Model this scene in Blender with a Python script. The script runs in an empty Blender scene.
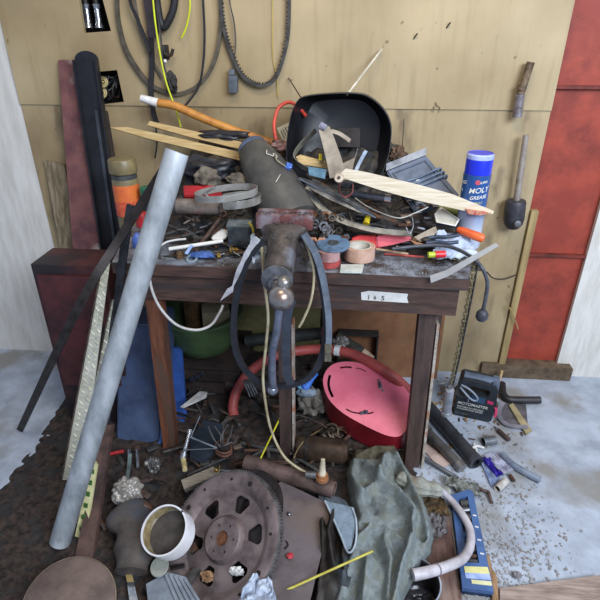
import bpy, bmesh, math, random
from mathutils import Vector as V, Matrix, noise
random.seed(7)
C = bpy.context.scene.collection
PI = math.pi
# ---------------------------------------------------------------- camera
FPX = 520.0; TH_ = math.radians(27.7); PS = math.radians(5); CAM = V((0, 0, 1.5))
FW = V((-math.sin(PS)*math.cos(TH_), math.cos(PS)*math.cos(TH_), -math.sin(TH_)))
RT = V((math.cos(PS), math.sin(PS), 0)); UP = RT.cross(FW)
cd = bpy.data.cameras.new('camera'); cam = bpy.data.objects.new('camera', cd); C.objects.link(cam)
cam.matrix_world = Matrix.Translation(CAM) @ Matrix((RT, UP, -FW)).transposed().to_4x4()
cd.sensor_width = 36; cd.lens = FPX/600*36; cd.clip_start = .02
bpy.context.scene.camera = cam
def ray(x, y): return FW + RT*((x-300)/FPX) + UP*((300-y)/FPX)
def G(x, y, z=0.0):
    d = ray(x, y); return CAM + d*((z-1.5)/d.z)
def P(x, y, Y):
    d = ray(x, y); return CAM + d*(Y/d.y)
def N(x, y, p0, n):
    d = ray(x, y); return CAM + d*((p0-CAM).dot(n)/d.dot(n))
def lerp_t(t, v):
    if v <= t[0][0]: return t[0][1]
    for (a, b), (c, d) in zip(t, t[1:]):
        if v <= c: return b+(d-b)*(v-a)/(c-a)
    return t[-1][1]
ST = [(140,1.98),(155,1.94),(175,1.87),(200,1.78),(225,1.70),(245,1.63),(262,1.56),(280,1.5)]
FT = [(320,2.08),(350,2.03),(380,1.9),(410,1.74),(440,1.58),(465,1.47),(490,1.33),(520,1.2),(560,1.04),(600,.92),(640,.8)]
def S(x, y, d=0): return G(x, y, P(330, y, lerp_t(ST, y)+d).z)      # a point on the clutter of the bench
def F(x, y, d=0): return G(x, y, P(300, y, lerp_t(FT, y)+d).z)      # a point on the litter of the floor
def FA(x, y, d=0, h=0): return G(x, y, F(x, y, d).z+h)      # the same ray, h higher
# ---------------------------------------------------------------- materials
def lin(c):
    if isinstance(c, str): c = tuple(int(c[i:i+2], 16)/255 for i in (0, 2, 4))
    return tuple(((x/12.92) if x <= .04045 else ((x+.055)/1.055)**2.4) for x in c)
MC = {}
def M(c1, c2=None, rough=.6, metal=0, scale=25, bump=.25, key=None, c3=None, stretch=None, spec=.5, alpha=None, trans=0, coat=0):
    k = (c1, c2, rough, metal, scale, bump, c3, str(stretch), alpha, trans, coat)
    if k in MC: return MC[k]
    m = bpy.data.materials.new('mat_'+str(len(MC))); m.use_nodes = True; MC[k] = m
    nt = m.node_tree; b = nt.nodes['Principled BSDF']; L = nt.links.new
    tc = nt.nodes.new('ShaderNodeTexCoord'); mp = nt.nodes.new('ShaderNodeMapping')
    L(tc.outputs['Object'], mp.inputs[0])
    if stretch: mp.inputs['Scale'].default_value = stretch
    n1 = nt.nodes.new('ShaderNodeTexNoise'); n1.inputs['Scale'].default_value = scale; n1.inputs['Detail'].default_value = 8; n1.inputs['Roughness'].default_value = .65
    L(mp.outputs[0], n1.inputs['Vector'])
    a = lin(c1); c = lin(c2) if c2 else tuple(x*.62 for x in a)
    r = nt.nodes.new('ShaderNodeValToRGB'); L(n1.outputs[0], r.inputs[0])
    r.color_ramp.elements[0].position = .36; r.color_ramp.elements[0].color = (*c, 1)
    r.color_ramp.elements[1].position = .6; r.color_ramp.elements[1].color = (*a, 1)
    if c3:
        n2 = nt.nodes.new('ShaderNodeTexNoise'); n2.inputs['Scale'].default_value = scale*.45; n2.inputs['Detail'].default_value = 6
        L(mp.outputs[0], n2.inputs['Vector'])
        r2 = nt.nodes.new('ShaderNodeValToRGB'); L(n2.outputs[0], r2.inputs[0])
        r2.color_ramp.elements[0].position = .52; r2.color_ramp.elements[1].position = .62
        mx = nt.nodes.new('ShaderNodeMix'); mx.data_type = 'RGBA'
        L(r2.outputs[0], mx.inputs[0]); L(r.outputs[0], mx.inputs[6]); mx.inputs[7].default_value = (*lin(c3), 1)
        L(mx.outputs[2], b.inputs['Base Color'])
    else: L(r.outputs[0], b.inputs['Base Color'])
    rr = nt.nodes.new('ShaderNodeMapRange'); rr.inputs[3].default_value = min(1, rough+.12); rr.inputs[4].default_value = max(.03, rough-.12)
    L(n1.outputs[0], rr.inputs[0]); L(rr.outputs[0], b.inputs['Roughness'])
    b.inputs['Metallic'].default_value = metal
    if bump:
        bp = nt.nodes.new('ShaderNodeBump'); bp.inputs['Strength'].default_value = bump; bp.inputs['Distance'].default_value = .004
        L(n1.outputs[0], bp.inputs['Height']); L(bp.outputs[0], b.inputs['Normal'])
    if trans: b.inputs['Transmission Weight'].default_value = trans
    if coat: b.inputs['Coat Weight'].default_value = coat
    return m
STEEL = M('8d8f95', '55524f', .38, .9, 40, .2)
CHROME = M('d5d8dd', 'a8acb2', .18, .95, 30, .05)
DSTEEL = M('4c4844', '2b2623', .55, .6, 45, .4, c3='5a3c2a')
RUST = M('6a4a3a', '3a2a22', .85, .2, 45, .5, c3='4a4440')
RUBBER = M('26262a', '17171a', .6, 0, 40, .15)
GRUB = M('4a4846', '2c2a28', .7, 0, 40, .2)
WHITE = M('e6e4e0', 'c4c2bd', .5, 0, 20, .1)
WOODL = M('d9bd88', 'c09e66', .7, 0, 12, .2, stretch=(1, 12, 12))
ORANGEW = M('c98a3e', '9c6226', .5, 0, 14, .2, c3='7a4a20')
BLUE = M('2f5db0', '1d3c80', .4, 0, 20, .1)
RED = M('c23034', '8e1f22', .4, 0, 20, .1)
YEL = M('e6d22c', 'c2ac20', .45, 0, 20, .05)
DIRT = M('4a3f36', '241d18', .95, 0, 60, .9, c3='6a5a48')
# ---------------------------------------------------------------- mesh helpers
def nb(): return bmesh.new()
def box(bm, c, s, R=None, bev=.0):
    r = bmesh.ops.create_cube(bm, size=1); vs = r['verts']
    bmesh.ops.scale(bm, vec=V(s), verts=vs)
    if bev:
        es = list({e for v in vs for e in v.link_edges})
        q = bmesh.ops.bevel(bm, geom=es, offset=bev, segments=2, affect='EDGES', profile=.7)
        vs = list({v for f in q['faces'] for v in f.verts} | {v for v in vs if v.is_valid})
    m = (R.to_4x4() if R else Matrix.Identity(4)); m = Matrix.Translation(V(c)) @ m
    bmesh.ops.transform(bm, matrix=m, verts=vs)
def frame(z, x=None):
    z = V(z).normalized(); x = V(x) if x else (V((1, 0, 0)) if abs(z.x) < .9 else V((0, 1, 0)))
    x = (x - z*x.dot(z)).normalized(); y = z.cross(x)
    return Matrix((x, y, z)).transposed()
def lathe(bm, prof, o, axis, seg=32, xref=None, a0=0, a1=2*PI):
    Rm = frame(axis, xref); o = V(o); full = abs(a1-a0-2*PI) < 1e-6
    n = seg if full else seg+1; rings = []
    for r, h in prof:
        if r < 1e-6: rings.append([bm.verts.new(o+Rm@V((0, 0, h)))])
        else: rings.append([bm.verts.new(o+Rm@V((r*math.cos(a0+(a1-a0)*i/seg), r*math.sin(a0+(a1-a0)*i/seg), h))) for i in range(n)])
    for a, b in zip(rings, rings[1:]):
        for i in range(seg):
            j = (i+1) % n
            if len(a) == 1 and len(b) == 1: continue
            if len(a) == 1: bm.faces.new((a[0], b[i], b[j]))
            elif len(b) == 1: bm.faces.new((a[i], b[0], a[j]))
            else: bm.faces.new((a[i], b[i], b[j], a[j]))
def cyl(bm, a, b, r, r2=None, seg=20, cap=True):
    a, b = V(a), V(b); r2 = r if r2 is None else r2; h = (b-a).length
    p = [(r, 0), (r2, h)]
    if cap: p = [(0, 0), (r*.999, 0)]+p+[(r2*.999, h), (0, h)]
    lathe(bm, p, a, b-a, seg)
def pipe(bm, a, b, r, wall=.004, seg=28):
    a, b = V(a), V(b); h = (b-a).length; i = r-wall
    lathe(bm, [(i, h), (i, h*.0), (r, 0), (r, h), (i, h)], a, b-a, seg)
def ball(bm, c, r, sc=(1, 1, 1), seg=20, R=None):
    q = bmesh.ops.create_uvsphere(bm, u_segments=seg, v_segments=seg//2+2, radius=r)
    m = Matrix.Translation(V(c)) @ (R.to_4x4() if R else Matrix.Identity(4)) @ Matrix.Diagonal((*sc, 1))
    bmesh.ops.transform(bm, matrix=m, verts=q['verts'])
def spline(pts, k=8, closed=False):
    pts = [V(p) for p in pts]; n = len(pts)
    if n < 3 and not closed: return pts
    out = []
    for i in range(n if closed else n-1):
        if closed: p = [pts[(i+j-1) % n] for j in range(4)]
        else: p = [pts[max(0, i-1)], pts[i], pts[i+1], pts[min(n-1, i+2)]]
        for s in range(k):
            t = s/k
            out.append(.5*((2*p[1])+(p[2]-p[0])*t+(2*p[0]-5*p[1]+4*p[2]-p[3])*t*t+(3*p[1]-p[0]-3*p[2]+p[3])*t**3))
    if not closed: out.append(pts[-1])
    return out
def sweep(bm, pts, prof, ref=None, closed=False, scales=None):
    n = len(pts); rings = []; b = None; m = len(prof)
    for i, p in enumerate(pts):
        if closed: t = pts[(i+1) % n]-pts[i-1]
        else: t = pts[min(n-1, i+1)]-pts[max(0, i-1)]
        t = t.normalized() if t.length > 1e-9 else V((0, 0, 1))
        if ref is not None: bb = V(ref)
        elif b is None: bb = V((0, 0, 1)) if abs(t.z) < .9 else V((0, 1, 0))
        else: bb = b
        b = (bb-t*bb.dot(t)); b = b.normalized() if b.length > 1e-6 else V((0, 1, 0)); nn = t.cross(b)
        s = scales[i] if scales else 1
        rings.append([bm.verts.new(p+nn*(x*s)+b*(y*s)) for x, y in prof])
    for i in range(n if closed else n-1):
        a, c = rings[i], rings[(i+1) % n]
        for j in range(m): bm.faces.new((a[j], a[(j+1) % m], c[(j+1) % m], c[j]))
    if not closed: bm.faces.new(rings[0][::-1]); bm.faces.new(rings[-1])
def circ(r, n=10): return [(r*math.cos(2*PI*i/n), r*math.sin(2*PI*i/n)) for i in range(n)]
def rect(w, h): return [(-w/2, -h/2), (w/2, -h/2), (w/2, h/2), (-w/2, h/2)]
def tube(bm, pts, r, k=8, closed=False, n=10, r2=None):
    q = spline(pts, k, closed); sc = None
    if r2 is not None: sc = [1+(r2/r-1)*i/(len(q)-1) for i in range(len(q))]
    sweep(bm, q, circ(r, n), None, closed, sc)
def slab(bm, pts, vec):
    vec = V(vec); a = [bm.verts.new(V(p)) for p in pts]; b = [bm.verts.new(V(p)+vec) for p in pts]; n = len(a)
    bm.faces.new(a); bm.faces.new(b[::-1])
    for i in range(n): bm.faces.new((a[i], b[i], b[(i+1) % n], a[(i+1) % n]))
def plate(bm, loops, vec):
    """flat plate bounded by loops of 3D points (first outer, rest holes), given thickness vec"""
    vec = V(vec); es = []; nv = []
    for lp in loops:
        vs = [bm.verts.new(V(p)) for p in lp]; nv += vs
        es += [bm.edges.new((vs[i], vs[(i+1) % len(vs)])) for i in range(len(vs))]
    r = bmesh.ops.triangle_fill(bm, edges=es, use_beauty=True, use_dissolve=False)
    fs = [g for g in r['geom'] if isinstance(g, bmesh.types.BMFace)]
    r = bmesh.ops.extrude_face_region(bm, geom=fs)
    bmesh.ops.translate(bm, verts=[g for g in r['geom'] if isinstance(g, bmesh.types.BMVert)], vec=vec)
def blob(bm, c, r, sc=(1, 1, 1), amp=.3, freq=1.6, seed=0, sub=3, R=None):
    q = bmesh.ops.create_icosphere(bm, subdivisions=sub, radius=1)
    for v in q['verts']:
        d = v.co.normalized(); v.co = d*(1+amp*noise.noise(d*freq+V((seed*7.3, seed*3.1, seed))))
    m = Matrix.Translation(V(c)) @ (R.to_4x4() if R else Matrix.Identity(4)) @ Matrix.Diagonal((sc[0]*r, sc[1]*r, sc[2]*r, 1))
    bmesh.ops.transform(bm, matrix=m, verts=q['verts'])
def fin(bm, sharp=.65):
    bmesh.ops.recalc_face_normals(bm, faces=bm.faces)
    for f in bm.faces: f.smooth = True
    for e in bm.edges:
        e.smooth = not (len(e.link_faces) != 2 or e.calc_face_angle(0) > sharp)
def link(name, bm, mat, off, sharp=.65):
    fin(bm, sharp); bmesh.ops.translate(bm, verts=bm.verts, vec=-V(off))
    me = bpy.data.meshes.new(name); bm.to_mesh(me); bm.free()
    me.materials.append(mat); o = bpy.data.objects.new(name, me); C.objects.link(o); return o
LOC = {}
def TH(name, label, cat, loc, group=None):
    o = bpy.data.objects.new(name, None); C.objects.link(o); o.location = V(loc); o.empty_display_size = .05
    o['label'] = label; o['category'] = cat
    if group: o['group'] = group
    LOC[o] = V(loc); return o
def PT(parent, name, bm, mat, label=None, sharp=.65, kind=None):
    o = link(name, bm, mat, LOC[parent], sharp); o.parent = parent; LOC[o] = LOC[parent]
    if label: o['label'] = label
    if kind: o['kind'] = kind
    return o
def ONE(name, label, cat, bm, mat, group=None, kind=None, sharp=.65):
    xs = [v.co for v in bm.verts]
    c = V(((min(p.x for p in xs)+max(p.x for p in xs))/2, (min(p.y for p in xs)+max(p.y for p in xs))/2, min(p.z for p in xs)))
    o = link(name, bm, mat, c, sharp); o.location = c; LOC[o] = c
    o['label'] = label; o['category'] = cat
    if group: o['group'] = group
    if kind: o['kind'] = kind
    return o
def STRUCT(name, bm, mat, parent=None):
    o = link(name, bm, mat, (0, 0, 0)); o['kind'] = 'structure'
    if parent: o.parent = parent
    LOC[o] = V((0, 0, 0)); return o
def text_bm(body, size, mtx, depth=.0004, shear=0):
    cu = bpy.data.curves.new('t', 'FONT'); cu.body = body; cu.size = size; cu.extrude = depth; cu.shear = shear; cu.offset = size*.01
    o = bpy.data.objects.new('t', cu); me = bpy.data.meshes.new_from_object(o)
    bm = bmesh.new(); bm.from_mesh(me); bmesh.ops.transform(bm, matrix=mtx, verts=bm.verts)
    bpy.data.objects.remove(o); bpy.data.curves.remove(cu); bpy.data.meshes.remove(me); return bm
def dup(root, loc, rz=0, label=None, group=None, scale=1, rot=None):
    r = root.copy(); C.objects.link(r); r.location = loc; r.rotation_euler = rot or (0, 0, rz); r.scale = (scale,)*3
    if label: r['label'] = label
    if group: r['group'] = group
    for ch in list(root.children):
        c = ch.copy(); C.objects.link(c); c.parent = r
        for g in ch.children:
            d = g.copy(); C.objects.link(d); d.parent = c
    return r
WY = 2.15
# ================================================================ SETTING
bm = nb(); slab(bm, [(-3.2, -.6, 0), (3.2, -.6, 0), (3.2, 2.6, 0), (-3.2, 2.6, 0)], (0, 0, -.05))
CONC = M('b0b8c4', '9299a4', .85, 0, 7, .5, c3='8a8884')
STRUCT('floor', bm, CONC)
# wall material: stained plywood
def wall_mat(dirty=0):
    m = bpy.data.materials.new('stained_board'); m.use_nodes = True; nt = m.node_tree; L = nt.links.new; b = nt.nodes['Principled BSDF']
    tc = nt.nodes.new('ShaderNodeTexCoord')
    def noi(sc, det=6, st=(1, 1, 1), off=(0, 0, 0)):
        mp = nt.nodes.new('ShaderNodeMapping'); mp.inputs['Scale'].default_value = st; mp.inputs['Location'].default_value = off
        L(tc.outputs['Object'], mp.inputs[0]); n = nt.nodes.new('ShaderNodeTexNoise'); n.inputs['Scale'].default_value = sc; n.inputs['Detail'].default_value = det
        L(mp.outputs[0], n.inputs['Vector']); return n.outputs[0]
    def ramp(s, p0, c0, p1, c1):
        r = nt.nodes.new('ShaderNodeValToRGB'); L(s, r.inputs[0]); r.color_ramp.elements[0].position = p0; r.color_ramp.elements[0].color = (*c0, 1)
        r.color_ramp.elements[1].position = p1; r.color_ramp.elements[1].color = (*c1, 1); return r.outputs[0]
    def mix(f, a, c):
        x = nt.nodes.new('ShaderNodeMix'); x.data_type = 'RGBA'; L(f, x.inputs[0]); L(a, x.inputs[6]); x.inputs[7].default_value = (*lin(c), 1); return x.outputs[2]
    base = ramp(noi(2.2, 8), .35, lin('9a8663'), .65, lin('b9a682'))
    grain = ramp(noi(5, 6, (9, 1, .7)), .52, (0, 0, 0), .72, (.35, .35, .35))
    c = mix(grain, base, '8e7a55')
    spots = ramp(noi(26, 2, off=(3, 1, 5)), .70, (0, 0, 0), .76, (.8, .8, .8)); c = mix(spots, c, '6a5638')
    big = ramp(noi(1.6, 5, (1, 1, 1), (9, 2, 4)), .5, (0, 0, 0), .75, (.5, .5, .5)); c = mix(big, c, '8a795c')
    if dirty:
        c = mix(ramp(noi(3.2, 8, (1.6, 1, .8), (2, 5, 1)), .46, (0, 0, 0), .70, (.6, .6, .6)), c, '6e5b42')
        c = mix(ramp(noi(9, 8, (1.5, 1, .6), (7, 5, 1)), .57, (0, 0, 0), .72, (.55, .55, .55)), c, '463a2e')
    L(c, b.inputs['Base Color']); b.inputs['Roughness'].default_value = .62
    bp = nt.nodes.new('ShaderNodeBump'); bp.inputs['Strength'].default_value = .15; bp.inputs['Distance'].default_value = .005
    L(noi(14, 8, (3, 1, 1)), bp.inputs['Height']); L(bp.outputs[0], b.inputs['Normal'])
    return m
WALL = wall_mat(); WALLD = wall_mat(1); WHW = M('dcd9d2', 'c8c4bb', .7, 0, 5, .2, stretch=(6, 1, 1))
xl, xr = -1.34, .767
seam = P(400, 109, WY).z
def wp(x, y): return P(x, y, WY)
h1 = [wp(76, 4), wp(101, 3), wp(110, 31), wp(84, 33)]
h1 = [wp(78, -6), wp(101, -7), wp(111, 31), wp(84, 33)]
h2 = [wp(95, 72), wp(117, 70), wp(124, 102), wp(99, 105)]
bm = nb(); plate(bm, [[(xl, WY, seam+.0004), (xr, WY, seam+.0004), (xr, WY, 2.6), (xl, WY, 2.6)], h1, h2], (0, .018, 0))
wb = STRUCT('wall_back', bm, WALL)
bm = nb(); plate(bm, [[(xl, WY+.006, 0), (xr, WY+.006, 0), (xr, WY+.006, seam-.0004), (xl, WY+.006, seam-.0004)]], (0, .018, 0))
STRUCT('wall_back', bm, WALLD)
bm = nb(); box(bm, (-1.0, WY+.15, 1.5), (.7, .01, 1.5)); STRUCT('trim_1', bm, M('2a2420', '15110e', .9, 0, 12, .3))
bm = nb(); box(bm, (-2.27, WY+.02, 1.3), (1.86, .02, 2.6)); STRUCT('wall_left', bm, WHW)
bm = nb(); box(bm, (2.05, WY+.03, 1.3), (2.0, .02, 2.6)); STRUCT('wall_right', bm, WHW)
# red painted panel past the plywood, bottom rail and jamb
bm = nb(); box(bm, (.91, WY+.06, 1.02), (.29, .03, 1.96)); dr = STRUCT('door_1', bm, M('a2422f', '7e3024', .6, 0, 9, .3, c3='8e3628'))
bm = nb(); box(bm, (.93, WY+.035, .62), (.34, .02, .012)); box(bm, (.93, WY+.035, 1.3), (.34, .02, .012)); STRUCT('door_rail', bm, M('7a3226', '4a2018', .7, 0, 20, .3), dr)
bm = nb(); box(bm, (.9, WY+.01, .035), (.42, .07, .07), None, .006); STRUCT('trim_2', bm, M('6e5c48', '46392b', .85, 0, 20, .5))
bm = nb(); box(bm, (.785, WY+.005, .44), (.03, .03, .78), None, .004); STRUCT('trim_3', bm, M('b09a6a', '86704a', .8, 0, 20, .4, stretch=(1, 1, .1)))
# ================================================================ WORKBENCH
TZ = .83
BW = M('553d35', '35261f', .65, 0, 10, .4, c3='3a302e', stretch=(1, 6, 6))
TOPM = M('878d98', '4c4a4c', .6, 0, 22, .5, c3='40352f')
fl, fr = G(112, 262, TZ), G(470, 279, TZ); bl, br = G(128, 213, TZ), G(480, 222, TZ)
bl.y = br.y = WY-.03
lineY = lambda x: fl.y+(fr.y-fl.y)*(x-fl.x)/(fr.x-fl.x)
bench = TH('workbench', 'dark brown wooden workbench with a grimy cluttered top, standing against the tan wall', 'workbench', ((fl.x+fr.x)/2, 1.8, 0))
bm = nb(); slab(bm, [fl, fr, br, bl], (0, 0, -.04)); PT(bench, 'bench_top', bm, TOPM)
bm = nb(); q = V((0, -.006, -.001)); slab(bm, [fl+q, fr+q, fr+q+V((0, .006, 0)), fl+q+V((0, .006, 0))], (0, 0, -.036)); PT(bench, 'edge_board', bm, BW)
z0, z1 = TZ-.041, TZ-.135
al, ar = fl+V((.0, .012, 0)), fr+V((-.022, .012, 0))
bm = nb(); slab(bm, [(al.x, al.y, z0), (ar.x, ar.y, z0), (ar.x, ar.y, z1), (al.x, al.y, z1)], (0, .028, 0)); PT(bench, 'apron', bm, BW, 'dark brown front apron board')
bm = nb(); slab(bm, [(bl.x+.05, WY-.1, z0), (br.x-.08, WY-.1, z0), (br.x-.08, WY-.1, z1), (bl.x+.05, WY-.1, z1)], (0, .025, 0)); PT(bench, 'apron', bm, BW, 'rear apron board')
def leg(xt, yt, xb, yb, w, m, lab, wb=None):
    bm = nb(); t = V((xt, yt, z0)); b = V((xb, yb, 0)); wb = wb or w
    lo = [b+V((-wb/2, 0, 0)), b+V((wb/2, 0, 0)), b+V((wb/2, .05, 0)), b+V((-wb/2, .05, 0))]
    hi = [t+V((-w/2, 0, 0)), t+V((w/2, 0, 0)), t+V((w/2, .05, 0)), t+V((-w/2, .05, 0))]
    a = [bm.verts.new(p) for p in lo]; c = [bm.verts.new(p) for p in hi]
    bm.faces.new(a); bm.faces.new(c)
    for i in range(4): bm.faces.new((a[i], a[(i+1) % 4], c[(i+1) % 4], c[i]))
    return PT(bench, 'leg', bm, m, lab)
yL = al.y+.03
LEGR = M('7a4a32', '4a2c20', .6, 0, 14, .4, c3='5a4236', stretch=(3, 3, .5)); LEGD = M('54413a', '382a26', .65, 0, 14, .4, stretch=(3, 3, .5))
LB = G(171, 466); LT = P(149, 308, al.y+.03)
def legpx(xt, yt, xb, w, m, lab, yb):
    Y = lineY(0)+.042
    t = P(xt, yt, Y); b = P(xb, yb, Y); d = (b-t)
    tt = t+d*((z0-t.z)/d.z); b0 = t+d*((0-t.z)/d.z); leg(tt.x, Y, b0.x, Y, w, m, lab, w*.95)
legpx(155, 320, 170, .052, LEGR, 'reddish brown front leg', 455)
legpx(284, 320, 286, .046, LEGD, 'narrow dark middle leg', 455)
legpx(427, 325, 413, .056, LEGD, 'dark brown right front leg with pale worn edge', 455)
leg(bl.x+.08, 2.05, bl.x+.08, 2.05, .05, LEGD, None); leg(br.x-.1, 2.05, br.x-.1, 2.05, .05, LEGD, None)
# pale painted edge of the front right leg and middle leg
def edge_strip(xt, xb, m, off):
    Y = lineY(0)+.040; t = P(xt, 325, Y); b = P(xb, 455, Y); d = b-t; b = t+d*((.004-t.z)/d.z)
    bm = nb(); slab(bm, [t, b, b+V((off, 0, 0)), t+V((off, 0, 0))], (0, .05, 0)); return PT(bench, 'worn_edge', bm, m, 'pale bare strip along a leg')
PALE = M('b5aca2', '8a7a68', .8, 0, 30, .4, c3='a0694a')
edge_strip(437, 422.5, PALE, .009); edge_strip(291.3, 292.6, PALE, .007)
# tape label on the apron
A = lambda x, y, d=0: N(x, y, V((al.x, al.y-.0015-d, TZ)), V((-(ar.y-al.y)/(ar.x-al.x), 1, 0)).normalized())
bm = nb(); slab(bm, [A(361, 292.5), A(369, 291), A(408, 294), A(407, 298), A(408.5, 303), A(361.5, 300)], (0, .0012, 0))
tape = ONE('tape_label', 'strip of off-white masking tape with handwritten numbers, stuck on the bench apron', 'label', bm, M('d8d6d2', 'c4c0b8', .7, 0, 30, .1))
ux = (A(407, 300)-A(365, 297)).normalized(); uz = V((0, 0, 1)); LOC_T = LOC[tape]
for s, x, y, sz in (('1', 367, 299, .021), ('6', 373.5, 299.3, .018), ('5', 381, 300.2, .022)):
    p = A(x, y, .0006); mt = Matrix((ux, uz, ux.cross(uz))).transposed().to_4x4(); mt.translation = p
    o = link('handwriting', text_bm(s, sz, mt, .0003), M('2c3038', '1c2028', .7, 0, 40, 0), LOC_T); o.parent = tape
# ---------------------------------------------------------------- heaps (nobody could count)
def heap(name, label, x0, x1, y0, y1, hf, mat, n=90, m=60):
    bm = nb(); g = []
    for j in range(m+1):
        row = []
        for i in range(n+1):
            x = x0+(x1-x0)*i/n; y = y0+(y1-y0)*j/m
            row.append(bm.verts.new((x, y, hf(x, y))))
        g.append(row)
    for j in range(m):
        for i in range(n): bm.faces.new((g[j][i], g[j][i+1], g[j+1][i+1], g[j+1][i]))
    return ONE(name, label, 'scraps', bm, mat, kind='stuff', sharp=1.4)
def yz(tab):                                                 # turns a row table into height against distance
    r = sorted((Y, P(300, y, Y).z) for y, Y in tab); return r
SZ, FZ = yz(ST), yz(FT)
def hb(x, y):
    h = lerp_t(SZ, y)-TZ
    e = min(1, max(0, (x-fl.x-.03)/.12))*min(1, max(0, ((.42 if y > 1.7 else .36)-x)/.22))
    return TZ-.004+max(-.003, (h-.035)*e)+(.022*noise.noise(V((x*16, y*16, 0)))+.015*noise.noise(V((x*40, y*40, 5))))*min(1, h*14)*e
heap('scrap_heap', 'dark grimy heap of swarf, rags and odds and ends covering the back of the bench top', fl.x+.03, .44, 1.52, WY-.012, hb,
     M('4a443e', '1e1a18', .75, .1, 55, .9, c3='2c2e34'), 160, 90)
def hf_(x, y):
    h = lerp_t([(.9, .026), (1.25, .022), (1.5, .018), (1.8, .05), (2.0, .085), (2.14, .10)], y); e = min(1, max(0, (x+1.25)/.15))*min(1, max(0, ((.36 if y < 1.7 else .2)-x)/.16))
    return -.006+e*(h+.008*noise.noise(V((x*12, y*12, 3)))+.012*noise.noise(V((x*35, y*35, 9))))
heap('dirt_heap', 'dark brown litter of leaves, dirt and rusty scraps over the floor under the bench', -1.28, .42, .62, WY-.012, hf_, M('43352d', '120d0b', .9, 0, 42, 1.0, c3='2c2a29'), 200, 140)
# grit on the open floor at right: one uncountable scatter
bm = nb()
for i in range(1500):
    u = random.random(); x, y = random.uniform(.33, .78), random.uniform(.85, 2.1)
    if random.random() < .45: x, y = random.gauss(.55, .09), random.gauss(1.15, .14)
    if x < .33: continue
    r = random.uniform(.0015, .006)*(1.3 if random.random() < .1 else 1)
    q = bmesh.ops.create_icosphere(bm, subdivisions=1, radius=r)
    a = random.uniform(0, 6)
    bmesh.ops.transform(bm, matrix=Matrix.Translation((x, y, r*.35)) @ Matrix.Rotation(a, 4, 'Z') @ Matrix.Diagonal((1.3, .8, .5, 1)), verts=q['verts'])
ONE('floor_grit', 'scatter of grit and tiny pale chips on the bare concrete right of the bench', 'grit', bm, M('a5a6a8', '76726e', .9, 0, 30, .3, c3='80766e'), kind='stuff')
bm = nb()
for i in range(350):
    x, y = random.gauss(.60, .07), random.gauss(1.93, .055)
    r = random.uniform(.003, .008)
    q = bmesh.ops.create_icosphere(bm, subdivisions=1, radius=r)
    bmesh.ops.transform(bm, matrix=Matrix.Translation((x, y, r*.4)) @ Matrix.Rotation(random.uniform(0, 6), 4, 'Z') @ Matrix.Diagonal((1.5, .9, .5, 1)), verts=q['verts'])
ONE('wood_chips', 'yellow-brown wood chips strewn in front of the black jump starter', 'wood chips', bm, M('a8844a', '6e5028', .9, 0, 30, .3), kind='stuff')
bm = nb()
for i in range(500):
    t = random.random(); p = fl.lerp(fr, .3+.68*t)
    p = p+V((0, random.uniform(.01, .12), 0)); r = random.uniform(.001, .0035)
    q = bmesh.ops.create_icosphere(bm, subdivisions=1, radius=r)
    bmesh.ops.transform(bm, matrix=Matrix.Translation(p+V((0, 0, r*.4))) @ Matrix.Rotation(random.uniform(0, 6), 4, 'Z') @ Matrix.Diagonal((1.8, .6, .6, 1)), verts=q['verts'])
ONE('metal_filings', 'metal filings and crumbs strewn along the bare front of the bench top', 'filings', bm, M('b9bcc2', '3a3632', .4, .6, 60, .2), kind='stuff')

# ================================================================ THINGS HANGING ON THE WALL
def wl(pts, d=.012): return [P(x, y, WY-d) for x, y in pts]
def hang(name, label, cat, pts, w, h, mat, d=.012, closed=False, grp=None, k=8):
    bm = nb(); sweep(bm, spline(wl(pts, d), k, closed), rect(w, h), (0, 1, 0), closed); return ONE(name, label, cat, bm, mat, grp)
BELT = M('5a5346', '3d382f', .7, 0, 30, .2)
hang('drive_belt', 'long worn brown drive belt looping low on the wall, crossing behind the yellow wire', 'belt',
     [(119, -40), (117, 0), (120, 28), (129, 55), (148, 82), (165, 91.5), (181, 93.5), (201, 83), (214, 62), (220, 35), (221, 0), (219, -40)], .0125, .013, BELT, .016)
hang('thin_belt', 'thin black cable hanging straight down the wall to the orange handle', 'cable',
     [(201, -40), (203, 0), (204.5, 35), (203, 65), (198, 88), (185, 106)], .0075, .006, RUBBER, .028)
hang('thin_belt', 'thin dark cable running down to the grey plug on the wall', 'cable',
     [(227, -40), (229.5, 0), (234, 22), (235.5, 45), (233, 68)], .004, .005, GRUB, .022)
# toothed belt
bp = spline(wl([(219, -40), (220.5, 0), (223.5, 27), (231, 52), (243, 76), (260, 85.5), (275, 79), (285, 52), (289, 22), (289, -40)], .02), 14)
tb = TH('toothed_belt', 'black toothed belt hanging in a loop on the wall right of the grey plug', 'belt', P(260, 86, WY-.02))
bm = nb(); sweep(bm, bp, rect(.011, .014), (0, 1, 0)); PT(tb, 'belt_band', bm, GRUB)
bm = nb(); cen = P(257, 10, WY-.02); acc = 0
for a, b in zip(bp, bp[1:]):
    acc += (b-a).length
    if acc > .009:
        acc = 0; m = (a+b)/2; t = (b-a).normalized(); n = V((0, 1, 0)).cross(t); n = n if n.dot(cen-m) > 0 else -n
        box(bm, m+n*.008, (.0045, .013, .006), Matrix((t, V((0, 1, 0)), n)).transposed())
PT(tb, 'belt_teeth', bm, RUBBER)
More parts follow.
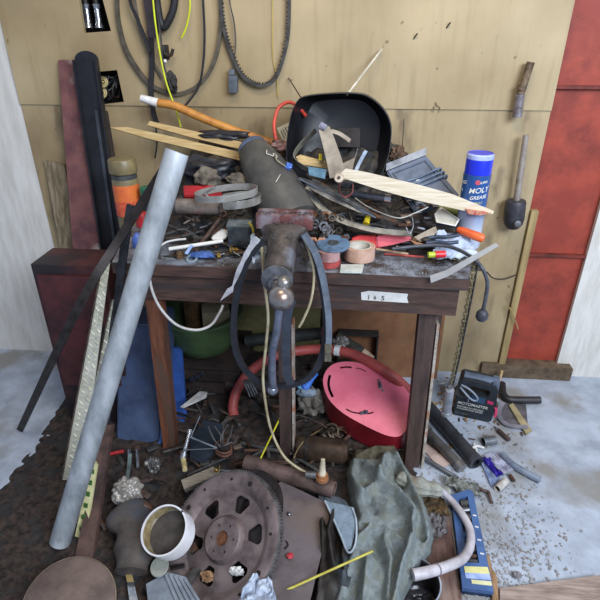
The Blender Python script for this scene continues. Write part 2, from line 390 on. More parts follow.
# grey plug
pg = TH('plug_adapter', 'grey rubber plug hanging on the wall beside the toothed belt', 'plug', P(233, 95, WY-.03))
bm = nb(); c = P(233.5, 84, WY-.022); box(bm, c, (.034, .03, .062), Matrix.Rotation(.05, 3, 'Y'), .006); PT(pg, 'plug_body', bm, M('5d646c', '484e56', .6, 0, 30, .1))
bm = nb(); box(bm, P(232, 72, WY-.022), (.022, .022, .02), None, .005); PT(pg, 'plug_collar', bm, M('6a7078', '50555c', .6, 0, 30, .1))
# inner tube, strap and tyre loop
hang('rubber_strap', 'wide folded black rubber strip hanging at the top of the wall behind the yellow wire', 'strap',
     [(147, -40), (149, 0), (152, 20), (153, 38)], .040, .006, M('3a3036', '241e22', .6, 0, 20, .2), .03)
hang('rubber_strap', 'black tarred strap hanging down from the wide rubber strip towards the wood sticks', 'strap',
     [(151, 38), (152, 62), (151, 90), (153, 110), (157, 124)], .019, .008, M('28262a', '161416', .7, 0, 25, .5), .024)
hang('knotted_string', 'knotted black cord end hanging under the pale wood sticks', 'cord', [(156, 128), (157, 140), (156.5, 148), (155, 158)], .005, .006, RUBBER, .02)
hang('grey_cable', 'thin grey cable curving down the wall beside the wide rubber strip', 'cable',
     [(132, -40), (135, 0), (141, 28), (152, 58), (162, 78)], .007, .007, M('6d675e', '4c473f', .6, 0, 25, .1), .012)
hang('black_cable', 'black cable hanging just left of the wide rubber strip', 'cable',
     [(126, -40), (130, 0), (136, 16), (146, 40), (150, 52)], .010, .010, RUBBER, .04)
bm = nb(); sweep(bm, spline(wl([(164, -45), (174, -20), (174.5, 2), (170, 18), (163, 27), (158, 10), (156, -20)], .03), 8, True), circ(.014, 12), (0, 1, 0), True)
ONE('rubber_ring', 'thick black rubber ring hanging at the top right of the long yellow wire', 'ring', bm, RUBBER)
hang('dark_cable', 'dark cable running down beside the yellow wire from the thick rubber ring', 'cable', [(154, -40), (157, 5), (161, 40), (163, 62), (172, 90)], .005, .006, GRUB, .05)
def wire(name, label, cat, pts, r, mat, closed=False): bm = nb(); tube(bm, pts, r, 8, closed); return ONE(name, label, cat, bm, mat)
YW = M('d6e02a', 'b8c220', .4, 0, 20, 0)
wire('yellow_wire', 'long bright yellow wire hanging down the wall to the wood sticks', 'wire', wl([(150, -40), (153, 0), (157, 35), (165, 78), (176, 110), (181, 127)], .07), .0034, YW)
wire('yellow_wire', 'short bright yellow wire end curling at the top of the wall', 'wire', wl([(188, -40), (190, 0), (189, 15), (186, 28), (181.5, 38)], .03), .0034, YW)
wire('yellow_string', 'pale yellow string dangling inside the toothed belt loop', 'string', wl([(272, -30), (272.5, 20), (273, 55), (277, 80), (278, 97)], .008), .0014, M('c9b24a', 'a8923a', .8, 0, 30, 0))
hk = TH('wall_hook', 'small dark metal hook bracket screwed to the wall near the yellow wire', 'hook', P(167, 60, WY-.02))
bm = nb(); box(bm, P(166, 52, WY-.008), (.022, .014, .05), None, .003); PT(hk, 'hook_plate', bm, DSTEEL)
bm = nb(); tube(bm, wl([(163, 46), (165, 54), (171, 55), (173, 49)], .03), .006); PT(hk, 'hook_arm', bm, DSTEEL)
bm = nb(); ball(bm, P(165, 61, WY-.02), .007); PT(hk, 'screw_head', bm, WHITE, 'white screw head')
bm = nb(); blob(bm, P(172, 82, WY-.03), .03, (.7, .6, 1.2), .5, 2, 4); ONE('tape_wad', 'black wad of old tape stuck behind the long yellow wire', 'tape', bm, M('2c2a2a', '181616', .7, 0, 30, .5))
# recess contents
for i, (x, lab) in enumerate(((86.5, 'left of two silver sockets standing in the upper wall opening'), (97, 'right of two silver sockets standing in the upper wall opening'))):
    t = TH('socket_tool', lab, 'socket', P(x+2, 31, WY+.04), 'silver sockets in the wall opening')
    bm = nb(); a, b = P(x-3, -12, WY+.05), P(x+2.5, 28, WY+.04); cyl(bm, a, a.lerp(b, .45), .012); PT(t, 'shaft', bm, DSTEEL)
    bm = nb(); cyl(bm, a.lerp(b, .4), a.lerp(b, .52), .016, .012); cyl(bm, a.lerp(b, .52), a.lerp(b, .85), .011); cyl(bm, a.lerp(b, .85), b, .011, .018); PT(t, 'socket_head', bm, CHROME)
for i, (x, y, lab) in enumerate(((103, 82, 'upper pale coiled wire nut in the lower wall opening'), (102, 93, 'lower pale coiled wire nut in the lower wall opening'))):
    bm = nb(); c = P(x, y, WY+.03)
    for r in (.018, .011): lathe(bm, [(r+.004*math.cos(a), .004*math.sin(a)) for a in [k*PI/4 for k in range(9)]], c, (0, -1, .3), 20)
    ball(bm, c, .005); ONE('coil', lab, 'coil', bm, M('c9bb86', '8a7a4e', .6, .2, 40, .2), 'pale coils in the wall opening')
for i in range(7):
    bm = nb(); pts = [P(random.uniform(104, 120), random.uniform(74, 100), WY+random.uniform(.03, .09)) for _ in range(4)]
    tube(bm, pts, random.uniform(.002, .004)); ONE('wire_scrap', 'tangled dark wire scrap inside the lower wall opening', 'wire', bm, [DSTEEL, STEEL, GRUB][i % 3], 'wire scraps in the lower wall opening')
# pipe piece and hanging tool at the right
bm = nb(); a = P(531, 62, WY-.03); b = P(521, 90, WY-.03); c = P(517, 117, WY-.03)
cyl(bm, b.lerp(c, .15), c, .016, .017); t = TH('pipe_fitting', 'rusty hanging pipe end with a grey open mouth, at the right edge of the wall', 'pipe', c)
PT(t, 'pipe_mouth', bm, M('9a9298', '6a6060', .5, .5, 40, .3)); bm = nb(); cyl(bm, a, b.lerp(c, .15), .014); cyl(bm, b, b.lerp(a, .12), .0175)
PT(t, 'pipe_shaft', bm, M('84705a', '46372c', .7, .3, 40, .5)); bm = nb(); lathe(bm, [(0, .001), (.012, .001)], c, (c-b)); PT(t, 'opening_shade', bm, M('16100e', '0c0806', .9))  # near-black disc paints shade over the closed pipe end
t = TH('air_tool', 'hanging tool with a white shaft and black rounded head, at far right', 'tool', P(513, 232, WY-.05))
bm = nb(); a, b = P(526, 135, WY-.04), P(516, 204, WY-.04); cyl(bm, a, b, .011, .014); PT(t, 'shaft', bm, M('b5aaa0', '8c8078', .4, .4, 20, .2))
bm = nb(); c0, c1 = P(516, 200, WY-.045), P(513, 226, WY-.045); ax = c1-c0; h = ax.length
lathe(bm, [(0, 0), (.036, .002), (.04, .01), (.041, h*.7), (.036, h*.92), (.022, h*1.08), (0, h*1.12)], c0, ax, 30); PT(t, 'tool_head', bm, M('3a3a40', '26262c', .5, 0, 30, .2))
bm = nb(); c2 = P(517, 224, WY-.085); lathe(bm, [(0, .014), (.013, .012), (.016, .006), (.016, -.02)], c2, (0, -1, .3), 24); PT(t, 'knob', bm, M('46464c', '303036', .4, 0, 30, .2))
wire('string', 'brown cord hanging between the bench corner and the plywood edge', 'cord', [P(487, 272, 2.0), P(493, 278, 2.04), P(504, 279, 2.08), P(516, 275, WY-.01)], .0028, M('3a2a2a', '241818', .6, 0, 20, 0))
wire('twig', 'bent pale twig sticking out over the red panel', 'twig', [P(507, 306, WY-.012), P(511, 310, WY-.03), P(515, 320, WY-.03), P(518, 329, WY-.03)], .003, M('a8905e', '7a6440', .9, 0, 30, .2))
# nails, thin rods against the wall
def rod(name, label, cat, a, b, r, mat, grp=None, seg=12): bm = nb(); cyl(bm, a, b, r, None, seg); return ONE(name, label, cat, bm, mat, grp)
rod('antenna_rod', 'thin white rod leaning on the wall above the welding helmet', 'rod', P(347, 95, 1.98), P(381.5, 49.5, WY-.012), .0042, M('d6cfbf', 'b0a894', .5, 0, 20, .1))
rod('thin_rod', 'thin dark metal rod leaning behind the left side of the welding helmet', 'rod', P(305, 104, 2.0), P(288.5, 78, WY-.008), .0022, DSTEEL)
rod('thin_rod', 'thin upright wire rod against the wall just right of the welding helmet', 'rod', P(402, 152, 2.08), P(404, 119, WY-.008), .0018, DSTEEL)
for (x, y, lab) in ((449, 25, 'long dark nail head nearest the top, on the bare wall'), (416, 36, 'small bent nail in the wall up and right of the white rod')):
    bm = nb(); cyl(bm, P(x-2.5, y+3, WY-.001), P(x+1.5, y-2.5, WY-.012), .002, .0026); ONE('nail', lab, 'nail', bm, DSTEEL)
t = TH('bracket', 'tiny pale metal clip on the horizontal wall seam', 'clip', P(437, 111, WY-.006))
bm = nb(); tube(bm, wl([(434, 112), (434, 107), (436, 106), (436, 102), (438, 106), (440, 107), (440, 112)], .005), .0016, 3); PT(t, 'clip_wire', bm, M('b0a080', '806e50', .6, .3, 20, 0))
# ================================================================ ON THE BENCH
def loft(bm, loops, cap0=False, cap1=True):
    R_ = [[bm.verts.new(p) for p in l] for l in loops]; n = len(R_[0])
    for a, b in zip(R_, R_[1:]):
        for i in range(n): bm.faces.new((a[i], a[(i+1) % n], b[(i+1) % n], b[i]))
    if cap0: bm.faces.new(R_[0])
    if cap1: bm.faces.new(R_[-1])
def ribbon(name, label, cat, pts, w, h, mat, ref=(0, 0, 1), grp=None, closed=False, parent=None, k=8):
    bm = nb(); sweep(bm, spline(pts, k, closed), rect(w, h), ref, closed)
    return PT(parent, name, bm, mat, label) if parent else ONE(name, label, cat, bm, mat, grp)
# --- wood sticks and orange handle
def stickpoly(name, label, cat, pts, Ys, mat, th=(0, .012, -.006)):
    bm = nb(); slab(bm, [P(x, y, Y) for (x, y), Y in zip(pts, Ys)], th); return ONE(name, label, cat, bm, mat)
stickpoly('wood_stick', 'pale wood stick nearest the top, lying slanted behind the dark canister', 'stick', [(147, 125), (150, 121), (285, 152), (285, 160), (190, 137)], [1.97]*5, WOODL)
stickpoly('wood_stick', 'longer pale wood stick lying just below the first, tapering to the left', 'stick', [(110, 127.5), (127, 127), (165, 135), (270, 159), (268, 167), (150, 139)], [1.93]*6, WOODL)
t = TH('broomstick', 'orange-brown wooden handle with a white taped end, leaning along the wall', 'handle', P(200, 128, 2.02))
hp = [P(x, y, 2.03) for x, y in ((157, 102.5), (175, 106), (200, 117), (230, 129), (272, 143))]
bm = nb(); sweep(bm, spline(hp), circ(.0155, 12), None, False); PT(t, 'handle_shaft', bm, ORANGEW)
bm = nb(); cyl(bm, P(141, 98, 2.03), P(158, 103, 2.03), .013, .017); PT(t, 'taped_end', bm, WHITE, 'white taped end')
# --- dark bags / rags behind
BAG = M('303036', '1a1a1f', .45, 0, 20, .4); RAG = M('7d7466', '4a443c', .9, 0, 25, .5)
for (x, y, dy, r, sc_, m, nm, lab, ct) in (
    (205, 168, .04, .075, (1.5, .7, .55), BAG, 'plastic_bag', 'crumpled black plastic bag below the pale wood sticks', 'bag'),
    (222, 135, .0, .05, (1.9, .6, .35), BAG, 'plastic_bag', 'flattened black bag tucked under the orange handle', 'bag'),
    (207, 178, -.02, .04, (1.1, .8, .9), RAG, 'rag', 'dirty beige rag in a lump above the red box', 'rag'),
    (238, 181, -.02, .035, (1.2, .8, .7), RAG, 'rag', 'dirty beige rag against the left side of the dark canister', 'rag'),
    (282, 146, .02, .03, (1.3, .8, .7), M('b48a84', '6e5450', .8, 0, 30, .4), 'rag', 'dull pink rag wedged behind the dark canister', 'rag')):
    bm = nb(); c = S(x, y, dy) if y > 140 else P(x, y, 1.99); blob(bm, c, r, sc_, .42, 2.2, x, 4); ONE(nm, lab, ct, bm, m)
wire('red_hose', 'thin red-orange hose arching up behind the welding helmet', 'hose', [P(276, 140, 1.95), P(274, 125, 1.97), P(278, 109, 2.0), P(287, 102.5, 2.01), (P(296, 105, 2.0)), P(306, 116, 1.97)], .0065, M('d8503c', 'b03a2c', .45, 0, 20, .05))
t = TH('parts_card', 'off-white card printed with dark lines standing behind the red hose', 'card', P(290, 140, 1.99))
q = [P(277, 128, 2.0), P(296, 119, 2.02), P(303, 133, 1.99), P(284, 144, 1.97)]
bm = nb(); slab(bm, q, (0, .003, 0)); PT(t, 'card_sheet', bm, M('c2bda8', 'a29c88', .7, 0, 20, .1))
bm = nb()
for k in range(7):
    a = q[0].lerp(q[1], .12+.12*k); b = q[3].lerp(q[2], .12+.12*k); u = V((0, -.0012, 0))
    a2 = a.lerp(b, random.uniform(.1, .25)); b2 = a.lerp(b, random.uniform(.6, .9)); sweep(bm, [a2+u, b2+u], rect(.003, .0006), (0, 1, 0))
PT(t, 'printed_lines', bm, M('4a4a48', '35353a', .7))
# --- tapered canister
c0, c1 = P(251, 146, 1.90), P(294, 224, 1.68); ax = c1-c0; h = ax.length
CANM = M('56544f', '3c3a38', .5, 0, 8, .15, c3='4a4844')
t = TH('canister', 'large dark grey tapered plastic canister lying slanted behind the vise', 'canister', c1)
bm = nb(); lathe(bm, [(.040, .004), (.046, 0), (.052, .01), (.060, .03), (.078, .11), (.090, .19), (.096, h*.85), (.09, h*.98), (.07, h), (0, h)], c0, ax, 48); PT(t, 'canister_body', bm, CANM)
bm = nb(); lathe(bm, [(0, .006), (.043, .004), (.046, -.004), (.053, .004), (.056, .018), (.053, .02)], c0, ax, 40); PT(t, 'end_rim', bm, M('5a6a86', '3c4860', .35, 0, 12, .1), 'end rim with a blue shine painted in')  # rim colour holds the blue shine on the canister end
camd = lambda p: (CAM-V(p)).normalized()
def canpt(f_, u, rr, lift=.0015):
    # point on the camera-side surface of the canister: f_ along the axis, u sideways (-1..1)
    p = c0+ax*f_; n = ax.normalized(); v = (camd(p)-n*camd(p).dot(n)).normalized(); s = n.cross(v)
    return p+s*(u*rr)+v*(math.sqrt(max(0, 1-u*u))*rr+lift)
bm = nb()
tube(bm, [canpt(*q_) for q_ in ((.27, -.50, .080), (.31, -.42, .081), (.33, -.50, .082), (.36, -.60, .084), (.33, -.64, .084), (.36, -.72, .085), (.40, -.62, .086))], .002, 4)
PT(t, 'paint_mark', bm, M('cfcbbd', 'a9a698', .6)); bm = nb()
tube(bm, [canpt(.66, -.15, .094, .001), canpt(.63, -.3, .094, .001), canpt(.60, -.42, .093, .001)], .0015, 4)
PT(t, 'paint_mark', bm, M('cfcbbd', 'a9a698', .6))
bm = nb(); tube(bm, [canpt(.33, -.72, .083, .004), canpt(.42, -.6, .088, .006), canpt(.5, -.72, .09, .006), canpt(.54, -.88, .093, .006), canpt(.45, -.9, .09, .006)], .003, 6); PT(t, 'tie_cord', bm, M('8a8672', '5a5648', .8))
bm = nb(); blob(bm, canpt(.52, -.85, .092, .01), .012, (1, 1, 1), .5, 2, 3); PT(t, 'blue_tape', bm, M('4f78c8', '2f4f9a', .4), 'blue tape dab')
# --- welding helmet, seen from inside
hel = TH('welding_helmet', 'black welding helmet lying open side out on top of the clutter', 'helmet', P(338, 185, 1.86))
rim = [(290, 118), (297, 101), (306, 96), (328, 93.5), (352, 93), (368, 96), (383, 108), (391, 124), (391, 142), (387, 162), (377, 180), (352, 188), (325, 187), (303, 181), (289, 170), (286, 148)]
rim3 = spline([P(x, y, 1.86+(188-y)*.0007) for x, y in rim], 4, True)
cen = sum(rim3, V())/len(rim3)
def sh(s, d): return [cen+(p-cen)*s+V((.1*d, d, .05*d)) for p in rim3]
HEL = M('1f2024', '141418', .35, 0, 12, .05)
bm = nb(); loft(bm, [sh(.985, .0), sh(1.0, .0), sh(1.0, .02), sh(.93, .07), sh(.78, .105), sh(.4, .12)]); loft(bm, [sh(.985, 0), sh(.97, .02), sh(.90, .065), sh(.75, .098), sh(.38, .112)]); PT(hel, 'helmet_shell', bm, HEL)
bm = nb(); lw = [P(x, y, 1.945) for x, y in ((330, 128), (360, 128), (360, 147), (330, 147))]; slab(bm, lw, (0, .01, 0)); PT(hel, 'lens_frame', bm, M('3a3432', '26221f', .6, 0, 30, .2))
HB = M('a39684', '7c7060', .6, 0, 20, .2)
bm = nb(); sweep(bm, spline([P(324, 128, 1.86), P(329, 143, 1.845), P(334, 160, 1.83), P(338, 176, 1.82)], 6), [(-.024, -.0015), (.024, -.0015), (.024, .0015), (-.024, .0015)], (0, -.8, .5), scales=[.8+.45*i/18 for i in range(19)]); PT(hel, 'crown_strap', bm, HB)
bm = nb(); slab(bm, [P(330, 178, 1.825), P(333, 160, 1.83), P(342, 164, 1.83), P(355, 158, 1.84), P(352, 172, 1.83), P(346, 180, 1.825)], (0, .004, .001)); PT(hel, 'strap_pad', bm, HB)
bm = nb(); sweep(bm, spline([P(331, 131, 1.86), P(340, 134, 1.87), P(350, 141, 1.88)], 6), rect(.014, .003), (0, -.8, .5)); PT(hel, 'side_strap', bm, HB)
bm = nb(); box(bm, P(323, 126, 1.852), (.026, .008, .02), Matrix.Rotation(.5, 3, 'Y'), .003); box(bm, P(323, 126, 1.847), (.016, .004, .01), Matrix.Rotation(.5, 3, 'Y')); PT(hel, 'buckle', bm, M('b9b4c4', '8a8698', .3, .5, 20, .05))
bm = nb(); sweep(bm, spline([P(316, 130, 1.90), P(300, 146, 1.88), P(294, 158, 1.86), P(303, 167, 1.84), P(320, 172, 1.83), P(338, 172, 1.83), P(352, 165, 1.86), P(358, 150, 1.9)], 6), rect(.003, .024), (0, -.5, .8)); PT(hel, 'headband', bm, M('77756a', '4e4c44', .5, 0, 20, .2))
bm = nb(); slab(bm, [P(308, 167, 1.825), P(326, 170, 1.82), P(325, 179, 1.815), P(309, 175, 1.82)], (0, .01, 0)); PT(hel, 'sweat_pad', bm, M('6f93a8', '4a6c80', .6, 0, 20, .2), 'pale blue sweat pad')
bm = nb(); slab(bm, [P(296, 157, 1.90), P(300, 155, 1.90), P(330, 163, 1.88), P(330, 169, 1.88), P(300, 164, 1.89)], (0, .01, 0)); ONE('wood_offcut', 'thin pale wood offcut lying inside the open welding helmet', 'wood', bm, WOODL)
bm = nb(); box(bm, P(320.5, 157, 1.875), (.012, .006, .022)); ONE('yellow_clip', 'small square yellow clip inside the welding helmet', 'clip', bm, YEL)
bm = nb(); sweep(bm, spline([P(354, 176, 1.82), P(359, 164, 1.85), P(366, 151, 1.89)], 6), rect(.012, .004), (0, -.8, .5)); PT(hel, 'hinge_arm', bm, M('aebfd6', '7c8ba4', .35, .2, 20, .05), 'pale blue hinge arm')
bm = nb(); cyl(bm, P(369, 155, 1.92), P(369, 155, 1.89), .013); PT(hel, 'pivot_knob', bm, HEL)
# --- grey plastic case with cord
t = TH('plastic_case', 'blue-grey plastic case with a cord wrapped round it, leaning right of the helmet', 'case', P(425, 205, 1.85))
fq = [P(386, 171, 1.90), P(426, 155, 1.93), P(460, 195, 1.82), P(415, 212, 1.79)]
nrm = (fq[1]-fq[0]).cross(fq[3]-fq[0]).normalized(); nrm = nrm if nrm.dot(camd(fq[0])) < 0 else -nrm
CASE = M('67758c', '4c586c', .45, 0, 12, .1)
bm = nb(); slab(bm, fq, nrm*.05); bmesh.ops.bevel(bm, geom=list(bm.edges), offset=.005, segments=2, affect='EDGES'); PT(t, 'case_body', bm, CASE)
ce = sum(fq, V())/4; ins = [ce+(p-ce)*.78-nrm*.0025 for p in fq]
bm = nb(); plate(bm, [[ce+(p-ce)*.82-nrm*.0005 for p in fq], [ce+(p-ce)*.76-nrm*.0005 for p in fq]], -nrm*.004); PT(t, 'raised_frame', bm, M('4f5d74', '3c4658', .45))
bm = nb(); cyl(bm, ce-nrm*-.001+(fq[0]-ce)*.1, ce-nrm*.004+(fq[0]-ce)*.1, .008); PT(t, 'round_badge', bm, M('b9bfc2', '98a0a4', .4))
bm = nb(); q = nrm*-.003
slab(bm, [fq[0]-nrm*.001, fq[1]-nrm*.001, fq[1]+nrm*.05+V((0, 0, .018)), fq[0]+nrm*.05+V((0, 0, .018))], V((0, 0, .026))); PT(t, 'top_cover', bm, M('c6c8cc', '8d8f94', .4, .3, 14, .15), 'worn silvery top cover')
for k in range(3):
    a = fq[3].lerp(fq[0], .5+.08*k); b = fq[2].lerp(fq[1], .45+.09*k)
    bm = nb(); tube(bm, [a-nrm*.006, a.lerp(b, .5)-nrm*.010+V((0, 0, -.008)), b-nrm*.008, b+(b-a).normalized()*.008+nrm*.02, b+nrm*.045], .0042, 6); PT(t, 'power_cord', bm, M('73859c', '4c5a6c', .45))
bm = nb(); blob(bm, P(398, 156, 1.96), .03, (1, .8, 1.1), .6, 3, 4, 4); ONE('brown_scrap', 'brown rag scrap stuck between the helmet and the plastic case', 'rag', bm, M('6e5544', '3a2c24', .9, 0, 30, .5))
# --- white board
bm = nb(); slab(bm, [P(x, y, 1.66) for x, y in ((337, 176), (346, 168.5), (366, 172), (420, 185), (452, 194), (494, 211), (493, 214), (470, 212), (420, 201), (380, 190))], (0, .045, -.012))
t = ONE('wood_board', 'long pale tapered wood board sticking out over the bench towards the spray can', 'board', bm, M('e9dcc6', 'cfbf9f', .65, 0, 10, .2, stretch=(1, 14, 14)))
bm = nb(); slab(bm, [P(x, y, 1.652) for x, y in ((466, 209), (492, 213), (480, 215.5), (468, 214))], (0, .04, -.004)); o = PT(t, 'painted_tip', bm, M('b4383c', 'c9b08a', .6, 0, 60, .1), 'flaking red paint on the tip')
# --- spray can
b0 = G(466, 246, TZ); b0.z = TZ; zt = P(481, 153, b0.y).z; rc = .0435
top = V((b0.x, b0.y, zt)); hh = zt-TZ
can = TH('spray_can', 'tall blue spray can with a bright blue cap standing on the bench corner', 'can', b0)
bm = nb(); lathe(bm, [(0, 0), (rc*.9, 0), (rc, .006), (rc, hh*.79)], b0, (0, 0, 1), 40); canm = bpy.data.materials.new('can_print')
canm.use_nodes = True; nt = canm.node_tree; bs = nt.nodes['Principled BSDF']; tc = nt.nodes.new('ShaderNodeTexCoord'); sx = nt.nodes.new('ShaderNodeSeparateXYZ'); cr = nt.nodes.new('ShaderNodeValToRGB'); mr = nt.nodes.new('ShaderNodeMapRange')
nt.links.new(tc.outputs['Object'], sx.inputs[0]); nt.links.new(sx.outputs[2], mr.inputs[0]); mr.inputs[2].default_value = hh*.8; nt.links.new(mr.outputs[0], cr.inputs[0]); nt.links.new(cr.outputs[0], bs.inputs[0])
cr.color_ramp.elements[0].position = .28; cr.color_ramp.elements[0].color = (*lin('cfd9ea'), 1); cr.color_ramp.elements[1].position = .62; cr.color_ramp.elements[1].color = (*lin('2a5698'), 1); bs.inputs['Roughness'].default_value = .3; bs.inputs['Metallic'].default_value = .2
PT(can, 'can_body', bm, canm)
bm = nb(); lathe(bm, [(rc, hh*.785), (rc*.99, hh*.795), (rc*.93, hh*.80), (rc*.93, hh*.81)], b0, (0, 0, 1), 40); PT(can, 'collar', bm, M('35508a', '26407a', .4))
bm = nb(); lathe(bm, [(rc*.96, hh*.80), (rc*.96, hh*.985), (rc*.92, hh), (0, hh)], b0, (0, 0, 1), 40); PT(can, 'cap', bm, M('2436d8', '1c2cc0', .3, 0, 10, 0))
bm = nb(); lathe(bm, [(rc*.965, hh*.95), (rc*.975, hh*.99), (rc*.9, hh*1.003)], b0, (0, 0, 1), 40); PT(can, 'cap_rim', bm, M('b9c4f4', '98a6e8', .3), 'pale worn rim of the cap')
def wraptext(body, size, zc, ang, m, name='print', shear=.15):
    bm = text_bm(body, size, Matrix.Identity(4), .0002, shear)
    bmesh.ops.subdivide_edges(bm, edges=bm.edges, cuts=2)
    w_ = max(v.co.x for v in bm.verts)
    for v in bm.verts:
        a = ang+(v.co.x-w_/2)/rc; v.co = b0+V((math.cos(a)*(rc+.0006+v.co.z), math.sin(a)*(rc+.0006+v.co.z), zc+v.co.y+.006*math.sin((a-ang))))
    PT(can, name, bm, m)
fa = math.atan2(-b0.y, -b0.x)
WT = M('e8e6dc', 'cfccc0', .5, 0, 20, 0)
wraptext('MOLY', .024, hh*.63, fa+.35, WT); wraptext('GREASE', .016, hh*.565, fa+.35, WT); wraptext('SPRAY', .012, hh*.51, fa+.35, M('b9b48a', '9a966e', .5)); wraptext('NG', .016, hh*.70, fa-1.0, WT); wraptext('R', .012, hh*.62, fa-1.1, WT)
wraptext('SUPER', .010, hh*.725, fa+.55, WT)
bm = nb(); q = V((math.cos(fa+.12), math.sin(fa+.12), 0)); cyl(bm, b0+q*(rc-.002)+V((0, 0, hh*.735)), b0+q*(rc+.0008)+V((0, 0, hh*.735)), .008); PT(can, 'red_logo', bm, M('c85a6a', 'a84454', .4))
# --- stuff around the jar, left rear
jb = P(132, 226, 1.86)
jar = TH('jar', 'dusty clear jar with an orange and red label, at the left rear of the bench', 'jar', jb)
zt = P(131, 160, 1.86).z; jh = zt-jb.z; jr = .047
bm = nb(); lathe(bm, [(0, 0), (jr, 0), (jr, jh*.72), (jr*.85, jh*.8)], jb, (0, 0, 1), 36); PT(jar, 'jar_body', bm, M('8c7f5e', '6a6048', .3, 0, 14, .1))
bm = nb(); lathe(bm, [(jr+.001, jh*.28), (jr+.001, jh*.66)], jb, (0, 0, 1), 36); PT(jar, 'label', bm, M('e8803a', 'd8603a', .5, 0, 18, 0, c3='d04a30'), 'orange label')
bm = nb(); lathe(bm, [(jr+.0015, jh*.2), (jr+.0015, jh*.42)], jb, (0, 0, 1), 36); PT(jar, 'label_band', bm, M('c8402c', 'e0704a', .5, 0, 40, 0), 'red lower label band')
bm = nb(); lathe(bm, [(jr*.85, jh*.72), (jr*.98, jh*.74), (jr*.98, jh*.8), (jr*.85, jh*.82)], jb, (0, 0, 1), 36); PT(jar, 'collar', bm, M('4e5050', '36383a', .5))
bm = nb(); lathe(bm, [(jr*1.06, jh*.82), (jr*1.1, jh*.84), (jr*1.06, jh*1.0), (jr*.98, jh*1.02), (0, jh*1.02)], jb, (0, 0, 1), 36); PT(jar, 'lid', bm, M('8a7c58', '655b42', .4, 0, 12, .2))
p = P(151, 214, 1.84); bm = nb(); lathe(bm, [(0, 0), (.036, 0), (.036, .05), (.022, .07), (.022, .09)], p, (0, 0, 1), 30)
t = TH('bottle', 'small dark bottle with a green cap beside the orange jar', 'bottle', p); PT(t, 'bottle_body', bm, M('2c3430', '1c2220', .4)); bm = nb(); lathe(bm, [(.03, .075), (.03, .1), (.026, .104), (0, .104)], p, (0, 0, 1), 30); PT(t, 'bottle_cap', bm, M('2c7a5a', '1e5a42', .4), 'green cap')
bm = nb(); lathe(bm, [(0, 0), (.022, 0), (.024, .03), (.018, .05), (0, .052)], P(143, 226, 1.72), (0, 0, 1), 24); ONE('red_pot', 'small red cap behind the leaning galvanised pipe', 'cap', bm, RED)
bm = nb(); blob(bm, P(139, 244, 1.62), .036, (.6, .7, 1.1), .15, 1, 3, 4); ONE('blue_bottle', 'rounded blue plastic bottle half hidden behind the galvanised pipe', 'bottle', bm, M('5a7cc8', '3f5ca4', .35, 0, 14, .05))
# --- metal band rings
def ring3(name, label, cx, cy, Y, rx, ry, hgt, mat, tilt=0, a0=0, a1=360, grp=None, th=.0025):
    c = P(cx, cy, Y); pts = []
    for k in range(49):
        a = math.radians(a0+(a1-a0)*k/48); pts.append(c+V((rx*math.cos(a), ry*math.sin(a), tilt*math.cos(a))))
    bm = nb(); sweep(bm, pts, rect(th, hgt), (0, 0, 1)); return ONE(name, label, 'band', bm, mat)
BAND = M('cac8c2', '96928c', .28, .6, 10, .03)
ring3('hose_clamp', 'large bright metal hose clamp band lying left of the dark canister', 226, 193, 1.66, .105, .07, .022, BAND, .012)
ring3('hose_clamp', 'second metal clamp band sticking out to the right under the large one', 238, 200, 1.62, .075, .06, .024, M('c9c6be', '8a867c', .28, .7, 20, .1), .008, -120, 140)
bm = nb(); tube(bm, [P(205, 194, 1.68), P(214, 203, 1.67), P(222, 211, 1.66)], .004); tube(bm, [P(204, 194, 1.68), P(216, 186, 1.7)], .003); ONE('clamp_screw', 'thin metal screw rod crossing in front of the red box', 'screw', bm, STEEL)
bm = nb(); slab(bm, [P(183, 185, 1.77), P(221, 185, 1.77), P(222, 197, 1.73), P(184, 196, 1.73)], (0, .01, -.03)); bmesh.ops.bevel(bm, geom=list(bm.edges), offset=.003, segments=2, affect='EDGES')
ONE('red_box', 'flat red plastic box among the clutter left of the clamp bands', 'box', bm, M('b8242c', '8e1a20', .4, 0, 10, .05))
t = TH('metal_tube', 'greyish can with a faded pink label lying under the red box', 'can', P(196, 214, 1.66)); a, b = P(176, 206, 1.67), P(222, 207, 1.66)
bm = nb(); cyl(bm, a, b, .026, None, 30); PT(t, 'can_side', bm, M('8e827a', '5e544e', .5, .2, 14, .2, c3='a0604e')); bm = nb(); lathe(bm, [(.026, 0), (.0285, .001), (.0285, .006), (.026, .007)], a, b-a, 30); lathe(bm, [(.026, 0), (.0285, .001), (.0285, .006), (.026, .007)], b, a-b, 30); PT(t, 'can_rim', bm, STEEL)
